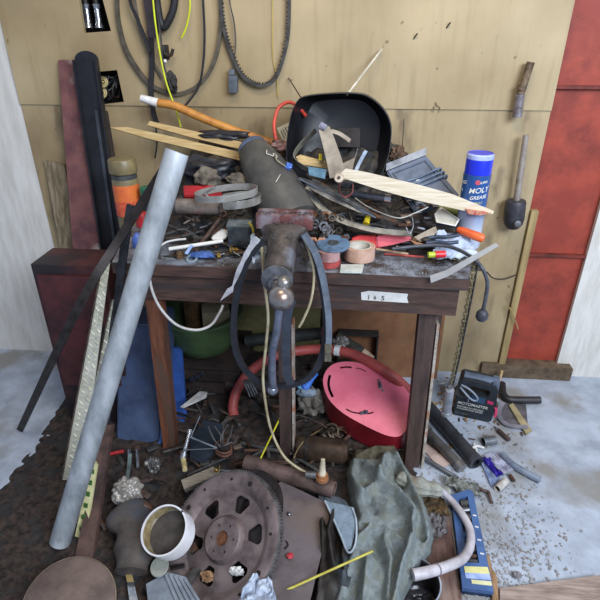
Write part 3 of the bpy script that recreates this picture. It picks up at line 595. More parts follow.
# generic wrenches and bars
def wrench(label, a, b, w, mat, grp=None, name='wrench'):
    a, b = V(a), V(b); d = (b-a).normalized(); n = V((0, -.45, .9)); n = (n-d*n.dot(d)).normalized(); s = d.cross(n)
    t = TH(name, label, 'wrench', a.lerp(b, .5)+V((0, 0, -w*.3)), grp)
    bm = nb(); sweep(bm, [a, b], [(-w*.35, -w*.14), (w*.35, -w*.14), (w*.35, w*.14), (-w*.35, w*.14)], n); PT(t, 'shank', bm, mat)
    ho = []; R_ = w*.95
    for k in range(19):
        an = math.radians(40+280*k/18); ho.append(b+d*(R_*.6)-(d*math.cos(an)-s*math.sin(an))*-R_)
    ho2 = [b+d*(R_*.6)+(d*math.cos(an)-s*math.sin(an))*R_*.5 for an in (math.radians(320), math.radians(250), math.radians(180), math.radians(110), math.radians(40))]
    bm = nb(); slab(bm, [p-n*w*.22 for p in ho+ho2], n*w*.44); PT(t, 'open_jaw', bm, mat)
    bm = nb(); o = a-d*R_*.5-n*w*.25; plate(bm, [[o+(d*math.cos(k*PI/10)+s*math.sin(k*PI/10))*R_*.9 for k in range(20)], [o+(d*math.cos(k*PI/6)+s*math.sin(k*PI/6))*R_*.5 for k in range(12)]], n*w*.5); PT(t, 'ring_end', bm, mat)
    return t
wrench('large dark rusty wrench lying below the clamp bands, jaw to the left', S(238, 213, -.05), S(203, 240, -.03), .022, DSTEEL)
wrench('brownish wrench leaning left of the white plastic scrap', S(222, 216, -.06), S(196, 250, -.02), .016, M('6e5a50', '44342c', .5, .5, 40, .3))
wrench('small steel wrench behind the leaning galvanised pipe', S(185, 228), S(160, 236), .012, STEEL)
# white sticks, scraps
rod('white_stick', 'straight white plastic stick lying near the front left of the bench', 'stick', S(169, 249, -.04), S(223, 241, -.04), .0062, M('eceae6', 'd8d4cc', .4, 0, 10, .05))
wire('white_tube', 'thin curved white tube beside the galvanised pipe', 'tube', [S(160, 246, -.03), S(167, 242, -.03), S(176, 240, -.03), S(186, 239, -.03)], .0035, WHITE)
bm = nb(); slab(bm, [S(211, 239, -.03), S(213, 231, -.03), S(221, 228, -.03), S(230, 230, -.03), S(227, 236, -.03), S(219, 241, -.03)], (0, .012, -.01)); bmesh.ops.bevel(bm, geom=list(bm.edges), offset=.003, segments=2, affect='EDGES'); ONE('plastic_scrap', 'rounded white plastic scrap above the white stick', 'scrap', bm, WHITE)
bm = nb(); blob(bm, S(201, 255, -.02), .02, (2.2, .8, .5), .4, 2, 5, 3); ONE('blue_rag', 'crumpled blue cloth under the white stick', 'rag', bm, M('4a6cb0', '2c4478', .7, 0, 30, .4))
bm = nb(); sweep(bm, [S(186, 254, -.05), S(192, 245, -.05)], rect(.010, .003), (0, -.5, .8)); ONE('plastic_tag', 'short pale blue plastic tag crossing the white stick', 'tag', bm, M('a9bfe6', '86a0d0', .4))
bx = TH('clear_box', 'small clear parts box with a yellow edge, left of the vise', 'box', S(240, 246, -.04))
c = S(240, 234, -.03); bm = nb(); box(bm, c, (.075, .045, .07), Matrix.Rotation(.15, 3, 'X'), .006); PT(bx, 'box_body', bm, M('5c6468', '33383a', .25, 0, 26, .2, c3='3a5a80'))
bm = nb(); box(bm, c+V((0, -.002, .037)), (.08, .05, .006), Matrix.Rotation(.15, 3, 'X'), .002); PT(bx, 'box_lid', bm, M('70787a', '50585a', .25))
bm = nb(); sweep(bm, spline([P(249, 222, c.y-.03), P(253, 230, c.y-.03), P(252, 241, c.y-.03)], 5), rect(.006, .004), (0, 1, 0)); PT(bx, 'yellow_edge', bm, M('c9b83c', 'a89828', .5), 'yellow edge strip')
def plug(name, label, a, b, r, m1, m2):
    a, b = V(a), V(b); t = TH(name, label, 'fitting', a.lerp(b, .5)+V((0, 0, -r)))
    bm = nb(); cyl(bm, a, a.lerp(b, .45), r, None, 6); PT(t, 'hex_body', bm, m1)
    bm = nb(); cyl(bm, a.lerp(b, .44), b, r*.7, r*.6, 16)
    for k in range(5): lathe(bm, [(r*.7, 0), (r*.8, r*.08), (r*.7, r*.16)], a.lerp(b, .5+.09*k), b-a, 16)
    PT(t, 'thread', bm, m2); return t
BRASS = M('b8964a', '7a5e28', .35, .7, 30, .2)
plug('brass_fitting', 'brass fitting lying by the bench edge below the clear box', S(230, 250, -.04), S(238, 250, -.04), .011, BRASS, BRASS)
plug('brass_fitting', 'dull brass fitting beside the blue rag', S(217, 256, -.02), S(224, 254, -.02), .009, BRASS, STEEL)
plug('brass_fitting', 'round brown brass fitting at the left end of the blue rag', S(181, 257, -.02), S(177, 250, -.02), .014, M('8a6a4e', '54402e', .5, .5, 30, .3), DSTEEL)
wire('bent_wire', 'thin bright wire bent around the brass fitting left of the vise', 'wire', [S(222, 243, -.05), S(229, 246, -.05), S(234, 252, -.05), S(240, 256, -.04)], .0022, STEEL)
wire('bent_wire', 'thin wire lying along the bench edge below the blue rag', 'wire', [S(208, 266), S(222, 264), S(239, 263)], .002, M('8a7a5a', '5e503a', .5, .4, 30, .1))
t = TH('clamp_ring', 'flat pale blue-grey washer ring at the bench edge, left of the blue rag', 'washer', S(188, 261)); bm = nb(); o = S(192, 259, -.02); n = V((0, -.4, .9)).normalized(); lathe(bm, [(.012, 0), (.019, 0), (.019, .004), (.012, .004), (.012, 0)], o, n, 24); PT(t, 'washer_ring', bm, M('a2b2bc', '76868e', .4, .4, 20, .1))
# --- nuts and sockets right of the vise
def nut(c, r, axis, mat, label, grp, name='hex_nut', cat='nut'):
    bm = nb(); R_ = frame(axis); c = V(c); h = V(axis).normalized()*r*.8
    plate(bm, [[c+R_@V((r*math.cos(k*PI/3), r*math.sin(k*PI/3), 0)) for k in range(6)], [c+R_@V((r*.52*math.cos(k*PI/6), r*.52*math.sin(k*PI/6), 0)) for k in range(12)]], h)
    return ONE(name, label, cat, bm, mat, grp)
random.seed(11)
for i in range(26):
    x, y = random.uniform(311, 346), random.uniform(213, 243); s_ = .010+.008*random.random()
    nut(S(x, y, -.06), s_, (random.uniform(-.6, .6), -1, random.uniform(0, .8)), [STEEL, DSTEEL, DSTEEL, M('8a5a3c', '5a3a28', .5, .6, 30, .2)][i % 4], 'small loose hex nut in the pile between the vise and the red tool handle', 'loose nuts right of the vise')
for i in range(9):
    x, y = random.uniform(312, 345), random.uniform(216, 243); a = S(x, y, -.035); d = V((random.uniform(-1, 1), -.3, random.uniform(-.3, 1))).normalized()
    t = TH('bolt', 'loose steel bolt in the pile between the vise and the red tool handle', 'bolt', a, 'loose bolts right of the vise')
    bm = nb(); cyl(bm, a, a+d*.006, .008, None, 6); PT(t, 'bolt_head', bm, STEEL); bm = nb(); cyl(bm, a+d*.006, a+d*.035, .0042); PT(t, 'bolt_shank', bm, DSTEEL)
# --- disc, tape rolls, card
def flat(cx, cy, z): return G(cx, cy, z)
c = G(333, 245, .885); bm = nb(); lathe(bm, [(.006, 0), (.052, 0), (.054, .004), (.052, .008), (.006, .008), (.006, 0)], c, (0, -.15, 1), 40)
t = TH('grinding_disc', 'blue-grey flat disc lying on the pink roll beside the vise', 'disc', c); PT(t, 'disc_plate', bm, M('5f7a96', '3f5468', .5, 0, 30, .2)); bm = nb(); lathe(bm, [(.006, .008), (.018, .0085), (.018, .009)], c, (0, -.15, 1), 24); PT(t, 'centre_label', bm, GRUB)
def roll(name, label, c, ro, ri, h, m1, m2, ax=(0, 0, 1)):
    t = TH(name, label, 'tape roll', c); bm = nb(); lathe(bm, [(ri, 0), (ro, 0), (ro, h), (ri, h), (ri, 0)], c, ax, 40); PT(t, 'tape_winding', bm, m1)
    bm = nb(); lathe(bm, [(ri-.002, -.0), (ri+.0005, -.0), (ri+.0005, h+.001), (ri-.002, h+.001), (ri-.002, 0)], c, ax, 40); PT(t, 'core', bm, m2); return t
cz = G(358, 266, TZ); cz.z = TZ+.001
cz = G(359, 260, TZ); roll('tape_roll', 'roll of beige masking tape standing flat at the bench edge', V((cz.x, cz.y, TZ+.008)), .05, .036, .042, M('c9a592', 'b08a74', .6, 0, 20, .1), M('d8d2c6', 'b8b0a0', .7))
bm = nb(); slab(bm, [G(340, 273, TZ+.005), G(362, 273.5, TZ+.005), G(364, 266, TZ+.005), G(341, 266, TZ+.005)], (0, 0, .006)); ONE('white_card', 'small white card under the beige tape roll', 'card', bm, M('c8ccc4', 'a8aca4', .6, 0, 20, .1))
cz = G(329, 265, TZ); roll('tape_roll', 'pinkish rubber-edged roll wedged between the vise and the beige tape', V((cz.x, cz.y, TZ+.002)), .036, .02, .018, M('b04c48', '8a3836', .6), GRUB)
roll('tape_roll', 'upper dusty pink roll stacked under the blue-grey disc', V((cz.x, cz.y, TZ+.022)), .034, .02, .028, M('b08a88', '86625e', .7, 0, 25, .2), GRUB)
# --- red tool
t = TH('red_tool', 'red plastic tool with a long flat pinkish handle, lying behind the tape rolls', 'tool', S(375, 250, -.05))
bm = nb(); slab(bm, [S(351, 239, -.03), S(359, 235, -.02), S(377, 236, -.02), S(378, 249, -.01), S(360, 249, -.01)], (0, .04, -.012)); bmesh.ops.bevel(bm, geom=list(bm.edges), offset=.004, segments=2, affect='EDGES'); PT(t, 'tool_head', bm, M('cc3c40', 'a82c30', .4, 0, 10, .05))
bm = nb(); slab(bm, [S(376, 236, -.03), S(400, 233, -.03), S(411, 233, -.03), S(412, 240, -.025), S(392, 245, -.02), S(377, 248, -.015)], (0, .03, -.012)); bmesh.ops.bevel(bm, geom=list(bm.edges), offset=.004, segments=2, affect='EDGES'); PT(t, 'tool_handle', bm, M('d4606c', 'b84450', .45, 0, 10, .05))
# --- blades, strips, torch
bm = nb(); slab(bm, [P(x, y, Y) for x, y, Y in ((299, 178, 1.72), (318, 183, 1.70), (346, 198, 1.66), (362, 208, 1.64), (376, 217, 1.62), (358, 212, 1.62), (330, 200, 1.66), (312, 190, 1.69))], (0, .006, .002))
t = ONE('saw_blade', 'long tapered steel blade with a bright edge pointing down to the right', 'blade', bm, M('5c6066', '3a3c40', .4, .7, 25, .1))
bm = nb(); sweep(bm, spline([P(299, 178.5, 1.715), P(328, 193, 1.675), P(350, 204, 1.64), P(376, 217.5, 1.615)]), rect(.004, .006), (0, 1, 0)); PT(t, 'blade_edge', bm, CHROME, 'bright ground edge')
ribbon('metal_strip', 'long dull curved metal strip sweeping from the canister to the red tool', 'strip', [P(305, 188, 1.74), P(322, 208, 1.69), P(338, 219, 1.66), (P(358, 226, 1.64)), P(380, 231, 1.63), P(412, 234, 1.63)], .020, .003, M('8b8c88', '5e5f5c', .4, .6, 20, .15), (0, -.6, .7))
ribbon('metal_strip', 'narrow dark strip lying just above the curved dull strip', 'strip', [P(312, 180, 1.76), P(345, 196, 1.72), P(372, 214, 1.68), P(398, 222, 1.66)], .012, .003, DSTEEL, (0, -.6, .7))
t = TH('torch', 'slim dark metal torch with a bright chrome end under the pale board', 'torch', P(373, 200, 1.72)); a, b = P(352, 194, 1.72), P(391, 199, 1.70)
bm = nb(); cyl(bm, a, a.lerp(b, .85), .0125, None, 24); PT(t, 'torch_barrel', bm, M('5a5c66', '3c3e46', .35, .6, 20, .05)); bm = nb(); cyl(bm, a.lerp(b, .84), b, .015, .016, 24); PT(t, 'torch_end', bm, CHROME, 'chrome end')
bm = nb(); c = P(339, 178, 1.63); lathe(bm, [(.005, 0), (.014, 0), (.016, .004), (.014, .010), (.005, .010), (.005, 0)], c, (0, -1, .4), 28); t = TH('pulley', 'small pale round pulley wheel at the left tip of the pale board', 'pulley', c); PT(t, 'wheel', bm, M('c8b8a4', '8e7a66', .5, .2, 25, .1)); bm = nb(); cyl(bm, c+V((0, .006, 0)), c+V((0, -.016, .005)), .0045); PT(t, 'axle', bm, RUST)
wire('hook_wire', 'thin hook wire hanging from the pulley wheel', 'wire', [P(339, 183, 1.63), P(340, 192, 1.635), P(345, 197, 1.64), P(352, 193, 1.645), P(353, 184, 1.66)], .0025, M('8a3a3a', '4a3434', .5, .4, 30, .1))
wire('grey_wire', 'long thin grey wire bent in a wide V across the dark middle of the pile', 'wire', [P(355, 198, 1.66), P(370, 208, 1.64), P(397, 218, 1.62), P(415, 213, 1.64), P(428, 207, 1.66)], .0028, M('9a968e', '6e6a62', .4, .6, 20, 0))
wire('grey_wire', 'short upright bent wire above the red tool handle', 'wire', [P(412, 217, 1.62), P(413, 227, 1.61), P(409, 234, 1.6), P(406, 227, 1.61)], .0022, STEEL)
bm = nb(); cyl(bm, S(366, 224, -.03), S(368, 217, -.03), .011, .009); ONE('yellow_plug', 'small yellow cap in the middle of the pile below the blade', 'cap', bm, YEL)
# --- right part of the bench top
t = TH('white_tray', 'small tilted white plastic tray under the pale board', 'tray', S(447, 224, -.06)); q = [S(434, 214, -.04), S(441, 207, -.03), S(459, 219, -.05), S(455, 226, -.07), S(436, 222, -.07)]; ce = sum(q, V())/5
bm = nb(); slab(bm, q, (0, .01, -.004)); PT(t, 'tray_floor', bm, M('d4d0c4', 'b8b4a6', .5, 0, 20, .05)); bm = nb(); plate(bm, [[p+V((0, -.012, .003)) for p in q], [ce+(p-ce)*.88+V((0, -.012, .003)) for p in q]], (0, .014, -.003)); PT(t, 'tray_rim', bm, M('ecebe8', 'd8d6d0', .4))
t = TH('file_handle', 'olive green plastic handle lying under the pale board', 'handle', S(449, 212, -.02)); bm = nb(); a, b = S(438, 207, -.0), S(461, 213, -.0); lathe(bm, [(0, 0), (.012, .002), (.016, .02), (.013, (b-a).length*.5), (.016, (b-a).length*.9), (0, (b-a).length)], a, b-a, 24); PT(t, 'grip', bm, M('8e9a5a', '6c7640', .4, 0, 12, .1)); bm = nb(); cyl(bm, a, a-(b-a)*.5, .004); PT(t, 'shaft', bm, STEEL)
bm = nb(); slab(bm, [S(414, 237, -.05), S(436, 226, -.04), S(437, 231, -.05), S(430, 241, -.06), S(420, 242, -.06)], (0, .01, -.004)); ONE('cardboard_scrap', 'triangular grey cardboard scrap right of the red tool', 'cardboard', bm, M('b8aca0', '948878', .8, 0, 20, .1))
bm = nb(); slab(bm, [S(410, 240, -.06), S(424, 244, -.07), S(438, 246, -.07), S(420, 248, -.07)], (0, .008, -.004)); ONE('wood_chip', 'thin tan wood chip under the cardboard scrap', 'wood', bm, M('b98a68', '8e6446', .8, 0, 20, .1))
t = TH('retractable_knife', 'utility knife with a bright orange handle sticking out at the right bench end', 'knife', S(470, 238, -.05)); a, b = S(457, 229, -.06), S(484, 239, -.08)
bm = nb(); w_ = (b-a).length; lathe(bm, [(0, 0), (.009, .002), (.013, .015), (.015, w_*.7), (.014, w_*.93), (.009, w_), (0, w_)], a, b-a, 24); PT(t, 'handle', bm, M('e86a34', 'cc5024', .4, 0, 12, .05), 'orange handle')
bm = nb(); slab(bm, [a, a+V((0, 0, .006)), S(438, 225, -.04)+V((0, 0, .006)), S(425, 224, -.03)], (0, .003, 0)); PT(t, 'blade', bm, M('55585e', '3a3c40', .4, .7, 20, .1))
t = TH('pliers', 'dark pliers with blue-black grips lying left of the orange knife', 'pliers', S(448, 240, -.07)); bm = nb()
tube(bm, [S(424, 239, -.07), S(434, 237, -.07), S(446, 237, -.08), S(459, 235, -.08)], .006); tube(bm, [S(426, 243, -.08), S(436, 242, -.08), S(447, 243, -.09), S(458, 242, -.09)], .006); PT(t, 'grips', bm, M('34425a', '222c3e', .45)); bm = nb(); blob(bm, S(426, 240, -.075), .012, (1.4, .8, .7), .1, 1, 2, 3); PT(t, 'jaws', bm, DSTEEL)
def sheet(name, label, cat, outline, dy, mat, amp=.012, fr_=14, th=.003, n=26, surf=None, seed=0, bulge=.0, grp=None, sub=None):
    """crumpled sheet filling a 4-corner patch (pixel corners TL,TR,BR,BL on the clutter surface)"""
    surf = surf or S; bm = nb(); g = []
    (a, b, c, d) = [V((*o, 0)) for o in outline]
    for j in range(n+1):
        row = []
        for i in range(n+1):
            u, v = i/n, j/n; q = a.lerp(b, u).lerp(d.lerp(c, u), v); w_ = noise.noise(V((u*3, v*3, seed)))*3
            p = surf(q.x+w_, q.y+noise.noise(V((u*3, v*3, seed+9)))*3, dy)
            h_ = amp*(noise.noise(V((u*fr_*.3, v*fr_*.3, seed*1.7)))+.5*noise.noise(V((u*fr_, v*fr_*.6, seed*2.1))))+bulge*math.sin(PI*u)*math.sin(PI*v)
            row.append(p+V((0, -.3*h_, h_)))
        g.append(row)
    T = [[bm.verts.new(p) for p in r] for r in g]; B = [[bm.verts.new(p+V((0, .2*th, -th))) for p in r] for r in g]
    for j in range(n):
        for i in range(n):
            bm.faces.new((T[j][i], T[j][i+1], T[j+1][i+1], T[j+1][i])); bm.faces.new((B[j][i], B[j+1][i], B[j+1][i+1], B[j][i+1]))
    for i in range(n):
        bm.faces.new((T[0][i], B[0][i], B[0][i+1], T[0][i+1])); bm.faces.new((T[n][i], T[n][i+1], B[n][i+1], B[n][i]))
        bm.faces.new((T[i][0], T[i+1][0], B[i+1][0], B[i][0])); bm.faces.new((T[i][n], B[i][n], B[i+1][n], T[i+1][n]))
    return ONE(name, label, cat, bm, mat, grp, sharp=1.2)
sheet('pale_rag', 'pale blue-white rag spread over the right bench corner below the knife', 'rag', ((436, 232), (470, 238), (478, 256), (432, 258)), -.05, M('c3cfe0', '93a2ba', .8, 0, 20, .3), .014, 12)
t = TH('marker', 'marker with a red cap and a yellow-green band lying on the bench front', 'marker', S(436, 256)); a, b = S(428, 255, -.09), S(445, 254, -.09)
bm = nb(); cyl(bm, a, a.lerp(b, .4), .0095, None, 20); PT(t, 'band', bm, M('b8c832', '98a824', .4), 'yellow-green band'); bm = nb(); cyl(bm, a.lerp(b, .4), b, .0115, None, 20); PT(t, 'cap', bm, M('dc2c34', 'b82028', .35), 'red cap')
rod('red_pencil', 'thin red pencil lying on the front of the bench top', 'pencil', S(384, 254), S(424, 257), .0035, M('c8504c', 'a03c38', .5))
rod('pale_stick', 'thin tan stick lying behind the red pencil', 'stick', S(376, 249, -.05), S(408, 254, -.03), .004, M('b89a7c', '8e745a', .7))
def chain(name, label, pts, r, rw, mat, step, grp=None, parent=None):
    q = spline(pts, 30); bm = nb(); acc = 0; k = 0
    for a, b in zip(q, q[1:]):
        acc += (b-a).length
        if acc >= step:
            acc = 0; k += 1; t_ = (b-a).normalized(); R_ = frame(t_); u = R_.col[0] if k % 2 else R_.col[1]
            lp = [a+t_*(math.cos(j*PI/5)*r*1.35)+V(u)*(math.sin(j*PI/5)*r) for j in range(10)]; sweep(bm, lp, circ(rw, 6), t_.cross(V(u)), True)
    return PT(parent, name, bm, mat) if parent else ONE(name, label, 'chain', bm, mat, grp)
chain('brass_chain', 'short tarnished chain heaped on the bench front beside the marker', [S(420, 258), S(432, 260, -.01), S(446, 258, -.01), S(458, 259, -.01), S(466, 254, -.02), S(456, 250, -.02), S(448, 247, -.03), S(456, 246, -.03), S(466, 250, -.03)], .0055, .0016, M('a89a72', '6a6048', .4, .6, 30, .1), .008)
t = TH('plastic_strip', 'pale translucent flat plastic strip leaning across the bench corner', 'strip', S(460, 262)); bm = nb(); slab(bm, [P(x, y, 1.43) for x, y in ((430, 276), (445, 271), (496, 243), (499, 246), (449, 276), (431, 283))], (0, .003, 0)); PT(t, 'strip_body', bm, M('d0ccc8', 'b8b4b0', .3, 0, 12, 0, trans=.35))
# cable with black ball
cb = TH('ball_cable', 'black cable hanging over the bench corner with a black ball at its end', 'cable', P(482, 322, 1.45))
bm = nb(); tube(bm, [S(392, 249, -.08), S(420, 246, -.08), S(445, 246, -.1), S(463, 252, -.12), P(479, 264, 1.45), P(487, 280, 1.44), P(486, 296, 1.44), P(483, 310, 1.44)], .0058); PT(cb, 'cable', bm, M('4c4f58', '33363e', .45)); bm = nb(); c = P(482, 315.5, 1.44)
lathe(bm, [(0, -.02), (.012, -.017), (.0185, -.007), (.0185, .007), (.012, .017), (.006, .021), (0, .021)], c, (.1, 0, 1), 28); PT(cb, 'ball', bm, M('44464e', '2c2e34', .5, 0, 20, .1))
wire('metal_ferrule', 'bright metal cable ferrule behind the red pencil', 'ferrule', [S(396, 247, -.07), S(406, 249, -.07)], .006, STEEL)
# hanging chain
hc = TH('hanging_chain', 'twisted metal chain hanging down from the right bench corner to a metal cylinder', 'chain', P(449, 415, 1.52))
pts = [S(474, 258, -.12), P(473, 272, 1.45), P(468, 300, 1.455), P(461, 335, 1.47), P(455, 365, 1.49), P(450, 386, 1.51)]
chain('links', '', pts, .0062, .002, M('8e8464', '4e4734', .4, .6, 30, .1), .0105, parent=hc)
bm = nb(); tube(bm, [p+V((.010, .004, 0)) for p in pts], .0035); PT(hc, 'black_cord', bm, RUBBER, 'black cord beside the chain')
bm = nb(); a, b = P(450, 390, 1.51), P(446.5, 411, 1.53); cyl(bm, a, b, .015, .016, 24); cyl(bm, b, b+(b-a)*.12, .019, .019, 24); PT(hc, 'metal_cylinder', bm, M('b4b8c0', '888c94', .35, .5, 20, .1))
bm = nb(); lathe(bm, [(.007*1+.003*math.cos(k), .003*math.sin(k)) for k in [j*PI/4 for j in range(9)]], P(450, 387, 1.51), (0, -1, 0), 16); PT(hc, 'ring', bm, STEEL)
bm = nb(); tube(bm, [P(440, 384, 1.5), P(450, 381, 1.5), P(456, 374, 1.5)], .0025); PT(hc, 'tie_wire', bm, STEEL)
# ================================================================ VISE
VM = M('6a625e', '3c3633', .4, .6, 22, .35, c3='80828a'); VJ = M('7c4a48', '523432', .6, .3, 26, .4, c3='8a8086')
vi = TH('bench_vise', 'heavy grey bench vise with red-brown jaws, bolted at the front of the bench', 'vise', P(285, 270, 1.46))
Yj = 1.44
jl, jr_ = P(256, 216, Yj), P(313, 216, Yj); jc = (jl+jr_)/2; jw = (jr_-jl).length
ux = V((1, (fr.y-fl.y)/(fr.x-fl.x), 0)).normalized(); uy = V((-ux.y, ux.x, 0)); RJ = Matrix((ux, uy, V((0, 0, 1)))).transposed()
def vb(off, s, bev=.004): box(bm, jc+ux*off[0]+uy*off[1]+V((0, 0, off[2])), s, RJ, bev)
bm = nb(); vb((0, .0, -.016), (jw, .022, .044)); PT(vi, 'jaw', bm, VJ, 'red-brown front jaw')
bm = nb(); vb((0, .028, -.012), (jw*.98, .020, .044)); PT(vi, 'jaw', bm, VJ, 'red-brown rear jaw')
bm = nb(); vb((.0, .055, -.07), (.09, .07, .12), .012); vb((0, .07, -.155), (.13, .13, .05), .01); cyl(bm, jc+uy*.06+V((0, 0, -.1)), jc+uy*.06+V((0, 0, -.18)), .05, .06, 32); PT(vi, 'fixed_body', bm, VM)
zz = jc.z
def arch(s, d, z, w2, h2):  # section loop
    return [jc+ux*(w2*math.copysign(abs(math.cos(k*PI/8))**.7, math.cos(k*PI/8)))+uy*d+V((0, 0, z+h2*math.copysign(abs(math.sin(k*PI/8))**.7, math.sin(k*PI/8)))) for k in range(16)]
bm = nb(); loft(bm, [arch(1, .0, -.03, jw*.46, .018), arch(1, -.012, -.045, jw*.40, .026), arch(1, -.03, -.06, .052, .04), arch(1, -.06, -.085, .044, .045), arch(1, -.10, -.108, .041, .042), arch(1, -.135, -.122, .042, .042), arch(1, -.15, -.126, .040, .038)], True, True); PT(vi, 'sliding_jaw_body', bm, VM)
bm = nb(); vb((0, -.035, -.15), (.044, .17, .05), .008); PT(vi, 'slide_bar', bm, M('3a3634', '24211f', .5, .5, 22, .2))
bm = nb(); c = jc-uy*.15+V((0, 0, -.128)); d = -uy+V((0, 0, -.12)); lathe(bm, [(.040, 0), (.044, .004), (.044, .012), (.030, .016), (.022, .02), (.020, .035), (0, .035)], c, d, 32); PT(vi, 'screw_collar', bm, M('8a8c92', '55565a', .35, .7, 22, .2))
bc = P(281, 298, c.y-.06); bm = nb(); ball(bm, bc, .0355, (1, 1, 1), 32); cyl(bm, c+d*.02, bc, .018); PT(vi, 'screw_head', bm, M('a6a4a4', '6e6866', .3, .7, 20, .15, c3='8a7468'))
bm = nb(); ball(bm, P(284, 283, c.y-.048), .021); PT(vi, 'screw_boss', bm, M('a09c98', '5e5a56', .35, .7, 20, .2))
hp = [bc+V((-.004, -.012, -.02)), P(277, 330, bc.y-.02), P(272.5, 352, bc.y-.02), P(272, 372, bc.y-.015), P(273, 388, bc.y-.01)]
bm = nb(); sweep(bm, spline(hp), circ(.0115, 14), None, scales=None); PT(vi, 'handle_bar', bm, M('7f8596', '565a68', .35, .7, 18, .15))
bm = nb(); ball(bm, P(272.5, 390, bc.y-.01), .0165, (1, 1, 1), 24); PT(vi, 'handle_knob', bm, M('9aa0ae', '6c707c', .3, .7, 18, .1))
random.seed(4)
bm = nb()
for k in range(90):
    x = random.uniform(-.48, .48)*jw; p = jc+ux*x+uy*random.uniform(-.012, .02)+V((0, 0, .007)); q = bmesh.ops.create_icosphere(bm, subdivisions=1, radius=random.uniform(.0012, .003)); bmesh.ops.translate(bm, verts=q['verts'], vec=p)
for k in range(80):
    f_ = random.uniform(0, 1); p = jc+ux*random.uniform(-.03, .03)-uy*(.01+.06*f_)+V((0, 0, -.012-.035*f_)); q = bmesh.ops.create_icosphere(bm, subdivisions=1, radius=random.uniform(.001, .0028)); bmesh.ops.translate(bm, verts=q['verts'], vec=p)
PT(vi, 'metal_chips', bm, STEEL, 'bright metal chips on the jaws', kind='stuff')
# --- belts and cords hanging from the vise
Yb = 1.405
def bl_(pts, Y=Yb): return [P(x, y, Y) for x, y in pts]
bm = nb(); sweep(bm, spline(bl_([(262, 240), (247, 262), (238, 290), (234, 320), (236, 350), (248, 373), (268, 385), (290, 385), (309, 377), (321, 358), (326, 325), (322, 285), (312, 255), (303, 236)]), 8), rect(.020, .012), (0, 1, 0)); ONE('v_belt', 'large black V-belt loop hanging round the vise', 'belt', bm, M('2c2e36', '1c1d22', .5, 0, 20, .15))
bm = nb(); sweep(bm, spline(bl_([(304, 234), (315, 252), (323, 278), (328, 310), (329, 335), (328, 360)], 1.375), 8), rect(.019, .007), (0, 1, 0)); t = ONE('grey_strap', 'cut grey rubber strap hanging right of the vise with a frayed brown end', 'strap', bm, M('6e7886', '4a505a', .45, 0, 16, .15))
bm = nb(); a, b = P(328.3, 344, 1.372), P(328, 361, 1.372); sweep(bm, [a, b], rect(.021, .009), (0, 1, 0)); PT(t, 'frayed_end', bm, M('6a6456', '423e34', .9, 0, 50, .6), 'frayed brown end')
bm = nb(); sweep(bm, spline(bl_([(292, 300), (288, 312), (286, 345), (287, 372), (291, 384)], 1.34), 8), rect(.026, .007), (0, 1, 0)); ONE('dark_strap', 'dark blue-grey belt length hanging behind the vise handle', 'strap', bm, M('3c424e', '282c34', .5, 0, 16, .15))
CORD = M('c2b694', '94886a', .6, 0, 20, .05)
wire('beige_cord', 'beige cord hanging from the right side of the vise to a cut end', 'cord', bl_([(303, 236), (310, 255), (314, 275), (311, 300), (304, 318), (299, 327)], 1.39), .0042, CORD)
wire('beige_cord', 'long beige cord running from the vise down to the rusty pipe on the floor', 'cord', bl_([(262, 248), (264, 280), (268, 315), (266, 345), (263, 375), (265, 400), (271, 430)], 1.39)+[P(283, 455, 1.36), P(298, 468, 1.33), P(315, 477, 1.30)], .0048, CORD)
bm = nb(); sweep(bm, spline(bl_([(258, 238), (249, 250), (240, 268), (233, 286)], 1.38), 6), rect(.016, .0015), (0, 1, 0), scales=[1, 1.2, 1.2, 1.1, 1, 1, .9, 1, 1, .8, .7, .8, .9, .9, .8, .7, .5, .4, .3]); bm2 = bm
slab(bm, [P(234, 285, 1.38), P(233, 292, 1.38), P(220, 301, 1.37), P(227, 289, 1.38)], (0, .002, 0)); ONE('torn_tape', 'torn strip of pale grey tape hanging left of the vise', 'tape', bm, M('bdbcc0', '94949a', .6, 0, 18, .3))
sheet('clear_film', 'pale crumpled plastic film behind the left vise belt', 'film', ((250, 236), (266, 238), (262, 256), (252, 262)), -.16, M('a9b4c0', '76808c', .35, 0, 18, .2), .01, 10)
wire('looped_flex', 'white cord hanging in a loop under the left bench edge', 'cord', [P(148, 268, 1.46), P(152, 290, 1.45), P(161, 309, 1.45), P(177, 325, 1.45), P(196, 330, 1.45), P(211, 325, 1.46), P(220, 312, 1.47), P(223, 305, 1.48)], .0046, M('c9c6c2', 'a5a29c', .5))
# ================================================================ LEANING THINGS, LEFT
GALV = M('b2b8bc', '868c90', .42, .25, 16, .15, c3='d0d6dc', stretch=(1, 1, .4))
pa, pb = P(177, 152, 1.40), G(62, 548, 0); d = (pa-pb).normalized(); pb = pb+V((0, 0, .03)); t = TH('galvanised_pipe', 'long grey galvanised steel pipe leaning from the floor up over the bench', 'pipe', (pb.x, pb.y, 0))
bm = nb(); pipe(bm, pa, pb, .0325, .005, 48); PT(t, 'pipe_wall', bm, GALV); bm = nb(); lathe(bm, [(.028, 0), (.031, -.0015), (.0327, 0)], pa, pa-pb, 48); PT(t, 'cut_rim', bm, CHROME, 'bright cut rim')
